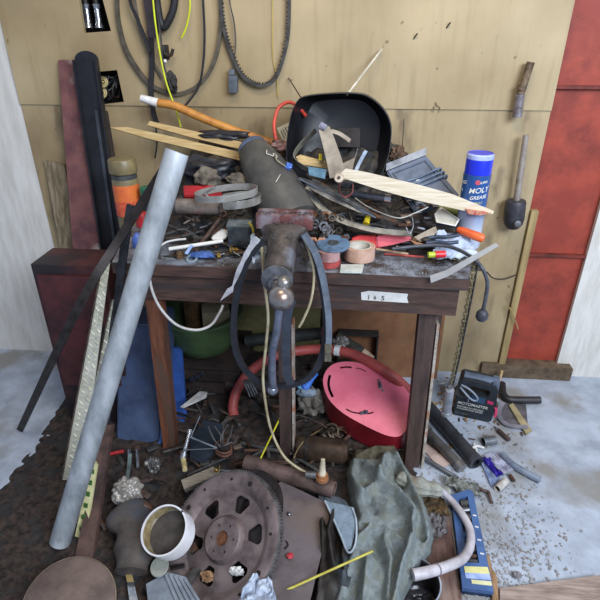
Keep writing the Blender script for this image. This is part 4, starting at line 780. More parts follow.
# diamond plate strips
def checker(name, label, q, mat):
    a, b, c, d_ = q; t = TH(name, label, 'metal strip', (a+b)/2*0+V((c.x, c.y, min(c.z, d_.z)))); n = (b-a).cross(d_-a).normalized(); n = n if n.dot(CAM-a) > 0 else -n
    bm = nb(); slab(bm, q, -n*.003); PT(t, 'plate', bm, mat); bm = nb(); L_ = (d_-a).length; k = 0; rows = int(L_/.022)
    for i in range(min(rows, 100)):
        for j in range(2):
            v = (i+.5+.5*j)/rows; p = a.lerp(b, .28+.44*j).lerp(d_.lerp(c, .28+.44*j), min(v, .995)); x_ = (b-a).normalized(); y_ = (d_-a).normalized(); dd = (x_+y_*(1 if (i+j) % 2 else -1)).normalized()
            box(bm, p+n*.001, (.016, .004, .003), Matrix((dd, n.cross(dd), n)).transposed(), .001)
    PT(t, 'raised_tread', bm, mat, kind='stuff'); bm = nb(); sweep(bm, [a-n*.002, d_-n*.002], rect(.003, .018), n); PT(t, 'folded_edge', bm, M('6e625a', '4c4038', .6, .4, 20, .2)); return t
CHK = M('f2efdc', 'd0ceb8', .35, .3, 16, .1)
checker('checker_plate_strip', 'bright diamond-pattern aluminium strip leaning at the far left, in front', [P(103, 262, 1.50), P(110, 262, 1.50), G(82, 480, .02), G(62, 480, .02)], CHK)
checker('checker_plate_strip', 'shorter diamond-pattern aluminium strip between the front strip and the galvanised pipe', [P(112, 300, 1.56), P(118, 300, 1.56), G(92, 450, .03), G(80, 450, .03)], CHK)
ribbon('angle_bar', 'long thin dark rusty bar crossing behind the galvanised pipe, leaning to the left', 'bar', [P(170, 160, 1.50), P(120, 238, 1.44), P(76, 312, 1.36), G(20, 430, .012)], .026, .01, M('3c3634', '26211f', .5, .4, 30, .3), (0, 1, 0))
ribbon('angle_bar', 'dark upright bar behind the crossing bar at the left bench corner', 'bar', [P(131, 205, 1.47), P(124, 250, 1.46), P(118, 300, 1.45), P(112, 345, 1.44), G(104, 455, .012)], .024, .012, M('45464a', '2c2c30', .5, .5, 20, .2), (0, 1, 0))
# black channel, second strip and flaking board
t = TH('black_channel', 'tall black metal channel with a rounded top leaning on the wall at far left', 'channel', G(120, 330, 0))
def cpx(pts): return [P(x, y, Y) for x, y, Y in pts]
a, b = P(86, 60, WY-.05), P(120, 300, 1.95); a2 = b+(b-a).normalized()*0; d = (a-b).normalized(); s = (b-a)*( (0.0-b.z)/(b-a).z ); e = b+s
x_ = V((1, 0, 0)); x_ = (x_-d*x_.dot(d)).normalized(); n = x_.cross(d); n = n if n.y < 0 else -n
W_ = .046
ol = [a+x_*(W_*math.cos(k*PI/10))+d*(W_*.7*math.sin(k*PI/10)) for k in range(11)]+[e-x_*W_, e+x_*W_]
BLK = M('2c2d33', '1c1c21', .4, .3, 10, .1)
bm = nb(); slab(bm, ol, -n*.01); PT(t, 'channel_web', bm, BLK); bm = nb(); slab(bm, [a-x_*W_, e-x_*W_, e-x_*(W_-.006), a-x_*(W_-.006)], n*.02); slab(bm, [a+x_*W_, e+x_*W_, e+x_*(W_-.006), a+x_*(W_-.006)], n*.02); PT(t, 'channel_flange', bm, BLK)
bm = nb(); sweep(bm, [a+x_*.014+n*.004-d*.18, e+x_*.014+n*.004], rect(.012, .006), n); PT(t, 'channel_rib', bm, M('565a62', '3c4046', .35, .5, 10, .05), 'lighter grey centre rib')
bm = nb(); slab(bm, [P(101, 110, WY-.03), P(106, 112, WY-.03), P(136, 300, 1.88), P(128, 300, 1.88)], (0, .02, 0)); ONE('lath', 'narrow dark slat leaning just right of the black channel', 'slat', bm, M('3a3030', '241c1c', .6, 0, 16, .2))
FLK = M('7a4e4a', '54343a', .75, 0, 9, .6, c3='a99f94')
bm = nb(); slab(bm, [P(58, 60, WY-.02), P(74, 60, WY-.02), P(112, 262, 1.98), P(74, 262, 1.98)], (0, .025, 0)); ONE('flaking_board', 'wide board with flaking dull red and whitish paint, behind the black channel', 'board', bm, FLK)
bm = nb(); slab(bm, [P(44, 160, WY-.01), P(64, 165, WY-.01), G(108, 369, 0), G(82, 369, 0)], (0, .012, 0)); ONE('weathered_board', 'pale weathered board left of the flaking board', 'board', bm, M('8e8068', '62563f', .85, 0, 12, .5, stretch=(6, 6, 1)))
cb_ = TH('red_cabinet', 'dark dull red metal cabinet standing on the floor at far left', 'cabinet', (-1.2, 1.85, 0))
bm = nb(); r0 = P(104, 268, 1.62); box(bm, (r0.x-.14, 1.71, r0.z/2), (.28, .16, r0.z), None, .006); PT(cb_, 'cabinet_body', bm, M('4e2626', '2e181a', .6, 0, 10, .2, c3='241c20'))
bm = nb(); box(bm, (r0.x-.14, 1.622, r0.z*.62), (.24, .012, r0.z*.66), None, .004); PT(cb_, 'cabinet_door', bm, M('562828', '341a1e', .55, 0, 10, .2)); bm = nb(); box(bm, (r0.x-.05, 1.611, r0.z*.62), (.012, .02, .08), None, .004); PT(cb_, 'handle', bm, DSTEEL)
# ================================================================ UNDER THE BENCH AND ON THE FLOOR
# crate under the basin
cr_ = TH('wooden_crate', 'dark wooden crate standing against the wall under the green basin', 'crate', (-.38, 1.95, 0))
bm = nb(); cc = P(202, 350, 1.93)
for k in range(3): box(bm, (cc.x, 1.80, .035+.065*k), (.40, .012, .055), None, .002); box(bm, (cc.x, 2.11, .035+.065*k), (.40, .012, .055), None, .002)
for s in (-1, 1):
    for k in range(3): box(bm, (cc.x+s*.19, 1.955, .035+.065*k), (.012, .30, .055), None, .002)
CRW = M('3c2e28', '221915', .8, 0, 14, .4); PT(cr_, 'crate_sides', bm, CRW); bm = nb(); box(bm, (cc.x, 1.955, .203), (.40, .32, .012), None, .002); PT(cr_, 'crate_lid', bm, CRW)
# green basin
bc_ = V((P(203, 345, 1.93).x, 1.95, .211)); ba = TH('basin', 'large dark green plastic basin standing on a crate under the bench', 'basin', bc_)
GR = M('4e6440', '38482f', .45, 0, 8, .1); bm = nb(); lathe(bm, [(0, 0), (.095, 0), (.125, .02), (.15, .07), (.165, .15), (.175, .19), (.168, .19), (.158, .15), (.143, .075), (.118, .028), (.09, .01), (0, .01)], bc_, (0, 0, 1), 56); PT(ba, 'basin_wall', bm, GR)
bm = nb(); lathe(bm, [(.170, .185), (.183, .185), (.183, .195), (.166, .195), (.166, .185)], bc_, (0, 0, 1), 56); PT(ba, 'rim', bm, GR)
bm = nb(); box(bm, bc_+V((.06, .02, .14)), (.12, .10, .12), Matrix.Rotation(.3, 3, 'Z'), .006); ONE('cardboard_box', 'pale cardboard box standing inside the green basin', 'box', bm, M('a99b7e', '82765c', .8, 0, 16, .2))
bm = nb(); cyl(bm, bc_+V((-.05, .03, .05)), bc_+V((-.05, .03, .23)), .035, None, 24); ONE('tin', 'brownish tin standing inside the green basin', 'tin', bm, M('8a6a48', '5a4430', .5, .3, 16, .2))
# blue panels
bp_ = TH('plastic_bin', 'blue-grey plastic bin with rounded corners, standing behind the left bench leg', 'bin', G(140, 452, .02))
def rpoly(px_, Ys):
    return [P(x, y, Y) for (x, y), Y in zip(px_, Ys)]
BLG = M('4c5a78', '36425c', .4, 0, 7, .1, c3='3e5286')
a, b, c, d = P(118, 325, 1.70), P(163, 325, 1.70), P(161, 447, 1.53), P(116, 447, 1.53)
bm = nb(); slab(bm, [a, b, c+(b-c)*.08, c+(d-c)*.18, d+(c-d)*.14, d+(a-d)*.06], (0, .16, .0)); bmesh.ops.bevel(bm, geom=list(bm.edges), offset=.008, segments=3, affect='EDGES'); PT(bp_, 'bin_body', bm, BLG)
bm = nb(); sweep(bm, spline([P(162, 330, 1.69), P(163, 400, 1.60), P(162, 436, 1.545), P(157, 445, 1.53)], 6), rect(.012, .012), (0, 1, 0)); PT(bp_, 'bin_edge', bm, M('5c86c8', '3e62a4', .35, 0, 10, .05), 'brighter blue edge')
a, b, c, d = P(166, 350, 1.80), P(181, 350, 1.80), P(187, 437, 1.62), P(170, 440, 1.62)
bm = nb(); slab(bm, [a, b, c, c+(d-c)*.3+V((0, 0, -.008)), d], (0, .03, 0)); bmesh.ops.bevel(bm, geom=list(bm.edges), offset=.006, segments=2, affect='EDGES'); ONE('plastic_board', 'narrow bright blue plastic panel just right of the left bench leg', 'panel', bm, M('3e68b4', '2a4680', .4, 0, 8, .1))
# stuff under blue bin
wire('red_tag', 'short red plastic peg under the blue-grey bin', 'peg', [FA(106, 455, 0, .03), FA(114, 453, 0, .03), FA(124, 451, 0, .03)], .007, RED)
for i, (x, lab) in enumerate(((129, 'left of two small chrome tool ends under the blue-grey bin'), (137, 'right of two small chrome tool ends under the blue-grey bin'))):
    rod('tool_end', lab, 'tool', FA(x, 450, 0, .03), FA(x+1, 468, 0, .02), .007, CHROME)
ribbon('tie_ribbon', 'grey-green strap rising out of the crumpled clear bag', 'strap', [FA(127, 480, 0, .05), FA(129, 466, 0, .04), FA(130, 454, 0, .04)], .014, .003, M('7a8a86', '55625e', .5, 0, 20, .1), (0, -.7, .7))
bm = nb(); blob(bm, FA(127, 492, -.02, h=.03), .05, (1, .9, .95), .3, 3.2, 2, 5); ONE('clear_bag', 'crumpled clear plastic bag bunched into a ball under the blue-grey bin', 'bag', bm, M('a09a92', '6e6962', .22, 0, 26, .5, coat=.6))
bm = nb(); blob(bm, FA(153, 466, .0, h=.02), .026, (1, 1, 1.3), .6, 3, 7, 4); ONE('foil_scrap', 'small crumpled foil scrap beside the left bench leg', 'foil', bm, M('8d8c8a', '55534f', .35, .6, 30, .4))
# planks left
def fl_slab(name, label, cat, pts, th, mat, bev=0):
    bm = nb(); slab(bm, [F(x, y, d_) for x, y, d_ in pts], th)
    if bev: bmesh.ops.bevel(bm, geom=list(bm.edges), offset=bev, segments=2, affect='EDGES')
    return ONE(name, label, cat, bm, mat)
bm = nb(); slab(bm, [P(104, 425, 1.42), P(112, 425, 1.42), G(92, 560, .02), G(74, 560, .02)], (0, .02, -.012)); ONE('plank', 'dark reddish brown plank standing beside the galvanised pipe, by the bag', 'plank', bm, M('5c443c', '3a2a26', .7, 0, 14, .3))
t = TH('printed_strip', 'pale yellow strip with green print beside the foot of the galvanised pipe', 'strip', G(78, 540, 0)); a, b, c, d = P(92, 458, 1.24), P(97, 466, 1.24), G(84, 548, .01), G(74, 540, .01)
bm = nb(); slab(bm, [a, b, c, d], (0, .01, -.004)); PT(t, 'strip_sheet', bm, M('d6cf9a', 'b5ae7c', .5, 0, 14, .05))
for k in range(6): bm = nb(); p = a.lerp(d, .12+.14*k); q = b.lerp(c, .12+.14*k); box(bm, p.lerp(q, .5)+V((0, -.002, .002)), (.012, .003, .02), Matrix.Rotation(.25, 3, 'Y')); PT(t, 'green_print', bm, M('4a7a3c', '35602c', .5))
bm = nb(); n = (CAM-F(66, 606)).normalized()*.6+V((0, 0, .5)); c = FA(70, 604, h=.02); lathe(bm, [(0, 0), (.118, 0), (.124, .004), (.124, .009), (.118, .012), (.02, .016), (0, .016)], c, n, 64); t = ONE('brown_disc', 'large plain dusty brown metal disc in the lower left corner', 'disc', bm, M('75645c', '54453f', .55, .3, 8, .15))
bm = nb(); lathe(bm, [(.1205, .0125), (.1235, .0105), (.1245, .009)], c, n, 64); PT(t, 'disc_edge', bm, M('a08c78', '7a6858', .5, .3), 'pale worn edge')
# boot-like dusty bag
bt = TH('rubber_boot', 'dusty grey-brown rubber boot lying below the clear bag', 'boot', F(130, 570)); bm = nb()
sweep(bm, spline([FA(126, 512, h=.03), FA(134, 525, h=.04), FA(136, 548, h=.03), FA(131, 572, h=.015)], 8), [(x*1.3, y*.75) for x, y in circ(.058, 20)], None, scales=[.92+.1*math.sin(i*.5)-.008*i for i in range(25)]); PT(bt, 'boot_shaft', bm, M('5a524c', '38312d', .55, 0, 10, .6, c3='485260'))
bm = nb(); sweep(bm, spline([FA(118, 520, h=.045), FA(127, 511, h=.06), FA(140, 514, h=.06)], 6), circ(.013, 12)); PT(bt, 'boot_cuff', bm, M('8a8e7c', '686c5c', .5, 0, 12, .1), 'olive grey cuff')
bm = nb(); blob(bm, FA(147, 512, h=.03), .032, (.6, .8, 1.2), .2, 1, 3, 3); ONE('brown_bottle', 'small brown bottle shape between the clear bag and the white ring', 'bottle', bm, M('6e5040', '4a342a', .35, 0, 8, .1))
t = TH('putty_knife', 'scraper with a shiny metal blade beside the ribbed pad, at the bottom', 'scraper', F(132, 596)); bm = nb(); slab(bm, [F(123, 562), F(129, 562), F(134, 582), F(127, 582)], (0, .0, -.01)); PT(t, 'handle', bm, M('a08a58', '7c683e', .6, 0, 14, .1)); bm = nb(); slab(bm, [F(127, 582), F(134, 582), F(139, 606), F(130, 606)], (0, 0, -.004)); PT(t, 'blade', bm, CHROME)
# ribbed pad
rp_ = TH('ribbed_pad', 'light grey ribbed rubber pedal pad below the white ring', 'pad', F(170, 600)); q = [FA(x, y, h=.02) for x, y in ((146, 584), (168, 572), (186, 577), (204, 612), (150, 620))]
RB = M('8b939c', '6a7078', .5, 0, 10, .1); bm = nb(); slab(bm, q, (0, .005, -.012)); PT(rp_, 'pad_base', bm, RB)
for k in range(5):
    a = FA(165+5.0*k, 573+1.6*k, h=.024); b = FA(182+6.2*k, 614, h=.024); bm = nb(); sweep(bm, [a, b], rect(.008, .008), (0, 0, 1)); PT(rp_, 'rib', bm, RB)
bm = nb(); c = FA(160, 567, h=.035); lathe(bm, [(0, 0), (.027, 0), (.029, .003), (.027, .007), (.022, .006), (0, .005)], c, (-.2, -.4, 1), 32); ONE('round_cap', 'translucent grey round cap lying between the white ring and the ribbed pad', 'cap', bm, M('9c9c90', '7e7e72', .35, 0, 14, .05))
# --- flexplate
fw_ = CAM+(F(221, 538)-CAM)*.93; cdir = (CAM-fw_).normalized(); rt = RT.copy(); upv = cdir.cross(rt).normalized()*1; upv = upv if upv.z > 0 else -upv; rt = upv.cross(cdir)
if rt.x < 0: rt = -rt
ma = (upv*math.cos(.32)+rt*math.sin(.32)).normalized(); mi = (rt*math.cos(.32)-upv*math.sin(.32)).normalized(); nn = (cdir*math.cos(.66)-mi*math.sin(.66)).normalized(); xx = ma.cross(nn).normalized(); xx = xx if xx.dot(mi) > 0 else -xx
dist = (CAM-fw_).length; Rf = 68/FPX*dist*.91
fp = TH('flexplate', 'large round rusty flexplate with six big holes and a toothed rim, leaning face up', 'flexplate', fw_-nn*.02+V((0, 0, -.1)))
def fpt(r, a, h=0): return fw_+ma*(r*math.cos(a))+xx*(r*math.sin(a))+nn*h
IRON = M('8a7a78', '5e514f', .5, .4, 14, .3, c3='978782'); k_ = Rf/.19
def flr(bm, prof, seg=96): lathe(bm, [(r*k_, h) for r, h in prof], fw_, nn, seg, ma)
bm = nb(); flr(bm, [(.130, -.020), (.137, -.014), (.148, -.003), (.154, 0), (.176, .001), (.181, -.001), (.182, -.022), (.176, -.024), (.14, -.026), (.130, -.020)]); PT(fp, 'outer_flange', bm, IRON)
# web with six holes
def hole(rc_, ac, w1, w2, l): # rounded trapezoid, wide side outward
    pts = []
    for (dr, dt, cr2) in ((l/2, w1/2, .014), (l/2, -w1/2, .014), (-l/2, -w2/2, .010), (-l/2, w2/2, .010)):
        for s in range(5):
            base = {(1, 1): 0, (1, -1): -90, (-1, -1): -180, (-1, 1): -270}[(1 if dr > 0 else -1, 1 if dt > 0 else -1)]
            an = math.radians(base+90-90*s/4); pts.append((rc_+(dr-math.copysign(cr2, dr))+cr2*math.cos(an), (dt-math.copysign(cr2, dt))+cr2*math.sin(an)))
    return [(r*math.cos(ac)-t_*math.sin(ac), r*math.sin(ac)+t_*math.cos(ac)) for r, t_ in pts]
to3 = lambda pl, h: [fw_+ma*(x*k_)+xx*(y*k_)+nn*h for x, y in pl]
cl = lambda r, n=64, cx=0, cy=0: [(cx+r*math.cos(2*PI*i/n), cy+r*math.sin(2*PI*i/n)) for i in range(n)]
hs = [hole(.098, math.radians(8+60*i), .054, .032, .046) for i in range(6)]
bolts = [cl(.0035, 10, .038*math.cos(math.radians(20+60*i)), .038*math.sin(math.radians(20+60*i))) for i in range(6)]
bm = nb(); plate(bm, [to3(cl(.131, 72), -.020)]+[to3(h_, -.020) for h_ in hs]+[to3(cl(.062, 48), -.020)], -nn*.004); PT(fp, 'web', bm, IRON)
bm = nb(); plate(bm, [to3(cl(.056, 48), -.004), to3(cl(.020, 28), -.004)]+[to3(b_, -.004) for b_ in bolts], -nn*.005); flr(bm, [(.056, -.004), (.066, -.0205), (.066, -.023), (.056, -.008)], 64); PT(fp, 'hub', bm, IRON)
bm = nb(); flr(bm, [(.0, -.016), (.021, -.016), (.021, -.008)], 30); PT(fp, 'hub_recess', bm, M('8a5a3c', '5c3a28', .8, .2, 30, .4), 'rusty orange hub centre')
bm = nb(); flr(bm, [(.1805, -.004), (.186, -.005), (.186, -.019), (.1805, -.020)]); nt_ = 132
for i in range(nt_):
    a = 2*PI*i/nt_; p = fpt(.1875*k_, a, -.012); rd = (ma*math.cos(a)+xx*math.sin(a)); box(bm, p, (.0055, .0045, .013), Matrix((rd, nn.cross(rd), nn)).transposed())
PT(fp, 'ring_gear', bm, M('8d8886', '5c5654', .4, .7, 40, .2))
bm = nb()
for i in range(12):
    a = math.radians(12+30*i+5*(i % 2)); cyl(bm, fpt(.160*k_, a, .0005), fpt(.160*k_, a, .0022), .0045 if i % 3 else .008, None, 14)
PT(fp, 'hole_shade', bm, M('1e1715', '120e0d', .9), 'dark discs painted for the shade in drilled holes', kind='stuff')  # raised near-black discs carry the shade of drilled holes
bm = nb(); blob(bm, fpt(.10*k_, math.radians(128), -.012), .016, (1.2, .6, .9), .7, 3, 4, 4); ONE('paper_scrap', 'crumpled white paper scrap caught in a hole of the flexplate', 'paper', bm, WHITE)
bm = nb(); blob(bm, fpt(.10*k_, math.radians(186), -.016), .015, (1.2, .8, .9), .8, 3.5, 9, 4); ONE('tan_scrap', 'crumpled tan leaf scrap in the lowest hole of the flexplate', 'leaf', bm, M('b08a62', '6a4a30', .8, 0, 40, .4))
# second dark rim behind
bm = nb(); c = fw_+ma*.105+xx*.03-nn*.055; lathe(bm, [(.03, 0), (.115, 0), (.12, .004), (.12, .02), (.1, .024), (.03, .02), (.03, 0)], c, nn, 64); ONE('brake_rotor', 'dark rotor disc mostly hidden behind the upper right rim of the flexplate', 'disc', bm, M('3c3636', '262120', .5, .5, 20, .3))
# --- white ring (pipe collar)
c = CAM+(F(164, 530)-CAM)*.90; ax = (cdir*.9+V((-.36, .1, .16))).normalized(); dd = (CAM-c).length; R_ = 22/FPX*dd
wr = TH('pipe_collar', 'white plastic pipe collar with a slit and a stained yellow inside, on the flexplate edge', 'collar', c-ax*.05)
bm = nb(); st = math.radians(52); lathe(bm, [(R_, -.06), (R_*1.0, .0), (R_*.99, .003), (R_*.93, .003), (R_*.92, 0), (R_*.92, -.06), (R_, -.06)], c, ax, 60, V((1, 0, 0)), st, st+2*PI-.12)
PT(wr, 'collar_wall', bm, M('e9e7ea', 'cbc8cc', .45, 0, 12, .1, c3='dad6d4'))
bm = nb(); lathe(bm, [(R_*.915, -.001), (R_*.912, -.058)], c, ax, 60, V((1, 0, 0)), st+.1, st+2*PI-.25); bmesh.ops.solidify(bm, geom=list(bm.faces), thickness=.001); PT(wr, 'stained_lining', bm, M('d8caa0', 'a88a52', .6, 0, 26, .2, c3='e6e0cc'), 'yellow-stained inner wall')
bm = nb(); lathe(bm, [(0, -.045), (R_*.9, -.045), (R_*.9, -.058), (0, -.058)], c, ax, 48); PT(wr, 'dark_plug', bm, M('4c4540', '332d2a', .8, 0, 20, .3), 'dark disc inside the collar')
# --- wood block and small bolt, rods
bm = nb(); slab(bm, [FA(x, y, -.03, h=.03) for x, y in ((181, 480), (213, 466.5), (219, 471), (217, 475), (184, 489))], (0, .01, -.03)); ONE('wood_block', 'narrow pale grey wood block lying above the flexplate', 'block', bm, M('a49a8c', '7c7264', .8, 0, 14, .3, stretch=(1, 8, 8)))
t = TH('wing_bolt', 'small bright wing bolt lying at the right end of the pale wood block', 'bolt', FA(220, 470, h=.02)); a, b = FA(216, 470, -.05, h=.045), FA(233, 471, -.05, h=.045); bm = nb(); cyl(bm, a, b, .0025); PT(t, 'bolt_shank', bm, CHROME); bm = nb(); ball(bm, a, .008); sweep(bm, [a.lerp(b, .2)+V((0, .012, .012)), a.lerp(b, .2)-V((0, .012, .012))], rect(.005, .003), (1, 0, 0)); PT(t, 'wings', bm, BRASS)
t = TH('wheel_brace', 'chrome socket bar lying between the left leg and the wood block', 'tool', F(184, 466)); a, b = FA(190, 431, -.08, h=.03), FA(183, 458, -.04, h=.03)
bm = nb(); cyl(bm, a, b, .0075, None, 16); PT(t, 'bar', bm, CHROME); bm = nb(); cyl(bm, a+(a-b)*.04, a.lerp(b, .1), .011, None, 16); PT(t, 'socket_end', bm, CHROME); bm = nb(); cyl(bm, a.lerp(b, .85), b+(b-a)*.05, .012, None, 16); PT(t, 'socket_end', bm, CHROME)
bm = nb(); cyl(bm, b, FA(185, 470, -.04, h=.03), .010, .009, 12); PT(t, 'yellow_tip', bm, M('c9b888', '9a8a5c', .5), 'cream worn tip')
FR = M('a4b0bc', '6c7682', .35, .6, 20, .1)
rod('thin_bar', 'thin blue-grey metal bar slanting down right from the chrome socket bar', 'rod', FA(190, 437, -.08, h=.04), FA(217, 448, -.08, h=.04), .0035, FR)
rod('thin_bar', 'thin metal bar lying flat, crossing the chrome socket bar low', 'rod', FA(183, 450, -.06, h=.035), FA(217, 448.5, -.06, h=.035), .0025, M('7c8288', '50555a', .4, .6))
rod('thin_bar', 'thin metal bar pointing up behind the chrome socket bar', 'rod', FA(200, 416, -.05, h=.06), FA(191, 437, -.05, h=.05), .0022, FR)
bm = nb(); slab(bm, [FA(x, y, -.02, h=.01) for x, y in ((190, 440), (203, 420), (222, 424), (221, 446), (205, 462), (190, 462))], (0, .01, -.01)); ONE('dark_sheet', 'dark blue-grey metal sheet behind the chrome socket bar', 'sheet', bm, M('39424e', '262c36', .4, .4, 10, .1))
bm = nb(); slab(bm, [FA(180, 407, -.05, h=.06), FA(199, 392, -.05, h=.06), FA(207, 393, -.05, h=.06), FA(206, 398, -.05, h=.05), FA(184, 408, -.05, h=.05)], (0, .012, -.004)); ONE('pale_wedge', 'pale pointed wedge tip lying right of the blue panel', 'wedge', bm, M('b5b2ae', '7e7a76', .5, 0, 14, .2))
for i, (x, y) in enumerate(((192, 379), (197.5, 377), (202, 374))):
    bm = nb(); a, b = FA(x, y, -.05, h=.05), FA(x+2, y+2, -.05, h=.04); cyl(bm, a, b, .011, .008, 16); ONE('metal_bead', 'small bright round metal bead in the row under the green basin', 'bead', bm, STEEL, 'metal beads under the green basin')
# twig bunch, frayed wires
random.seed(5)
for i in range(9):
    a = FA(222, 450, -.03, h=.03); ex, ey = random.uniform(208, 240), random.uniform(422, 444); m_ = FA((222+ex)/2+random.uniform(-4, 4), (450+ey)/2, -.05, h=.06); e = FA(ex, ey, -.06, h=.05)
    wire('frayed_wire', 'stiff grey strand of the frayed wire bunch between the left and middle legs', 'wire', [a, m_, e], random.uniform(.0015, .003), M('6b6a6c', '3f3d3b', .6, .2, 30, .2))['group'] = 'strands of the frayed wire bunch'
wire('rusty_coil', 'rusty coiled spring ring at the foot of the frayed wire bunch', 'spring', [F(224+8*math.cos(a*.5), 455+6*math.sin(a*.5), -.03)+V((0, 0, .02+.0012*a)) for a in range(0, 24)], .004, M('7c5240', '4a3026', .7, .3, 30, .3))
# --- rusty pipe, valve
t = TH('rusty_pipe', 'brown rusty pipe with an open end lying behind the flexplate and metal plate', 'pipe', F(300, 490)); a, b = FA(246, 462, -.05, h=.05), FA(334, 490, -.03, h=.05)
bm = nb(); pipe(bm, b, a, .028, .005, 36); PT(t, 'pipe_wall', bm, M('75605a', '4c3d38', .55, .3, 14, .3)); bm = nb(); lathe(bm, [(.022, 0), (.025, -.0015), (.028, 0)], b, a-b, 36); PT(t, 'pipe_rim', bm, M('8e7468', '64504a', .6, .3))
sp_ = TH('spark_plug', 'old spark plug with a white ribbed top and tan base, on the rusty pipe', 'spark plug', F(322, 478)+V((0, -.05, .09))); p = FA(322, 476, -.06, h=.085); u = V((.02, .05, 1)).normalized()
bm = nb(); lathe(bm, [(0, .006), (.013, .006), (.013, .02), (.010, .026), (.011, .032), (.009, .036), (.010, .044), (.008, .048), (.009, .056), (.007, .062), (.007, .072), (.004, .074), (0, .074)], p, u, 24); PT(sp_, 'insulator', bm, M('d6cbb4', 'ab9c80', .35, 0, 20, .05), 'cream ribbed insulator')
bm = nb(); cyl(bm, p-V((.0, 0, .004)), p+u*.010, .020, .020, 6); cyl(bm, p-V((0, 0, .012)), p, .024, .022, 24); PT(sp_, 'hex_base', bm, M('b8845c', '85583a', .4, .4, 25, .2)); bm = nb(); cyl(bm, p+V((-.055, 0, .002)), p+V((-.02, 0, .002)), .011, .012, 20); PT(sp_, 'side_port', bm, M('76787a', '505254', .4, .5))
# --- mud flap
t = TH('metal_plate', 'brown dusty flat plate standing on its corner, right of the flexplate', 'plate', F(290, 600)); q = [(281, 481), (327, 503), (330, 520), (318, 568), (308, 610), (262, 612), (258, 560), (262, 500)]
q3 = [FA(x, y, -.03, h=.045) for x, y in q]; bm = nb(); slab(bm, q3, (0, .004, -.006)); PT(t, 'plate_sheet', bm, M('7e7476', '5e5455', .45, .2, 7, .15, c3='84746c'))
def onp(x, y, h=.004): return FA(x, y, -.03, .045+h)
bm = nb(); ball(bm, onp(289, 514), .0075, (1, 1, .7)); PT(t, 'bolt_head', bm, STEEL, 'bright bolt head'); bm = nb(); blob(bm, onp(290, 556, .002), .010, (1, 1, .4), .3, 2, 1, 3); PT(t, 'red_blob', bm, M('c8404a', '9c2c36', .5), 'red blob of sealant')
bm = nb(); tube(bm, [onp(286, 541, .001), onp(288, 545, .001), onp(285, 549, .001)], .0025); PT(t, 'dark_mark', bm, M('2e2624', '1c1716', .8))
sheet('plastic_wrap', 'crumpled pale blue-white plastic wrap at the bottom between flexplate and plate', 'plastic', ((252, 575), (272, 580), (280, 615), (225, 618)), -.09, M('b9c2d2', '8490a4', .3, 0, 20, .3), .02, 14, surf=F)
# --- yellow rods
rod('yellow_rod', 'long thin yellow rod lying across the metal plate and the grey jacket', 'rod', P(238, 612, .84), P(373, 551, .975), .0034, M('cfc45a', 'a89c3c', .5, 0, 20, .05))
rod('yellow_rod', 'short thin yellow rod standing behind the flexplate', 'rod', FA(254, 472, -.05, h=.05), FA(280, 418, -.05, h=.10), .003, M('d6cc30', 'b0a820', .45, 0, 20, .05))
wire('brown_wire', 'thin brown wire arching up from the rusty pipe behind the middle leg', 'wire', [F(291, 472), FA(295, 455, -.02, h=.03), FA(305, 440, -.02, h=.05), F(325, 427)], .0025, M('8a744a', '5c4c30', .6))
# --- red hose, dark pipes, guard
hz = [F(234, 416, -.02), FA(233, 405, -.02, h=.02), FA(238, 388, -.05, h=.03), FA(252, 370, -.08, h=.04), FA(275, 356, -.1, h=.05), FA(305, 350, -.1, h=.05), FA(335, 350, -.12, h=.05), FA(362, 358, -.14, h=.05), FA(392, 376, -.16, h=.04), F(408, 390, -.14)]
t = TH('red_radiator_hose', 'thick dull red hose curving over the floor behind the middle leg', 'hose', F(234, 418)); bm = nb(); tube(bm, hz, .021, 10, n=20); PT(t, 'hose_body', bm, M('b0504a', '883a36', .5, 0, 12, .1))
bm = nb(); m_ = spline(hz, 10); k = 60; cyl(bm, m_[k], m_[k+2], .0235, None, 24); PT(t, 'white_band', bm, WHITE, 'white clip band')
bm = nb(); a, b = P(246, 341, 2.0), P(323, 333, 2.0); cyl(bm, a, b, .028, None, 28); ONE('exhaust_pipe', 'straight dark grey pipe lying at the back under the bench', 'pipe', bm, M('4c4e4c', '323432', .5, .3, 14, .2))
bm = nb(); a, b = F(228, 392, .02), F(310, 400, .02); a.z += .05; b.z += .05; cyl(bm, a, b, .045, None, 30); ONE('dark_cylinder', 'dark brown cylinder lying on the floor behind the middle leg', 'cylinder', bm, M('3c2e2a', '241b19', .55, .2, 12, .2))
t = TH('electric_motor', 'old brownish metal motor cylinder lying between the middle leg and red guard', 'motor', F(310, 455)); a, b = FA(296, 447, .02, h=.05), FA(348, 452, .0, h=.05); bm = nb(); lathe(bm, [(0, 0), (.03, 0), (.045, .01), (.048, .02), (.048, (b-a).length*.9), (.03, (b-a).length), (0, (b-a).length)], a, b-a, 36); PT(t, 'motor_body', bm, M('5e4c3e', '382c25', .4, .5, 12, .2)); bm = nb(); lathe(bm, [(.048, .04), (.0505, .042), (.0505, .05), (.048, .052)], a, b-a, 36); PT(t, 'band', bm, DSTEEL)
t = TH('brush', 'dark round bristle brush with a cream end at the back, above the red guard', 'brush', P(350, 350, 2.0)); a, b = P(336, 336, 2.05), P(362, 352, 2.0); bm = nb(); lathe(bm, [(0, 0)]+[(.024+.002*(k % 2), .006*k+.004) for k in range(int((b-a).length/.006))]+[(0, (b-a).length)], a, b-a, 24); PT(t, 'bristles', bm, M('4a443c', '2e2a26', .8, 0, 60, .6)); bm = nb(); cyl(bm, b, P(372, 360, 1.98), .022, .020, 24); PT(t, 'cream_end', bm, M('b8a088', '8a7060', .6, 0, 20, .2), 'cream end')
ob = TH('open_box', 'dark open-fronted box standing at the back behind the red guard', 'box', P(362, 372, 2.08)); x0_, x1_ = P(338, 350, 2.05).x, P(377, 350, 2.05).x; bm = nb()
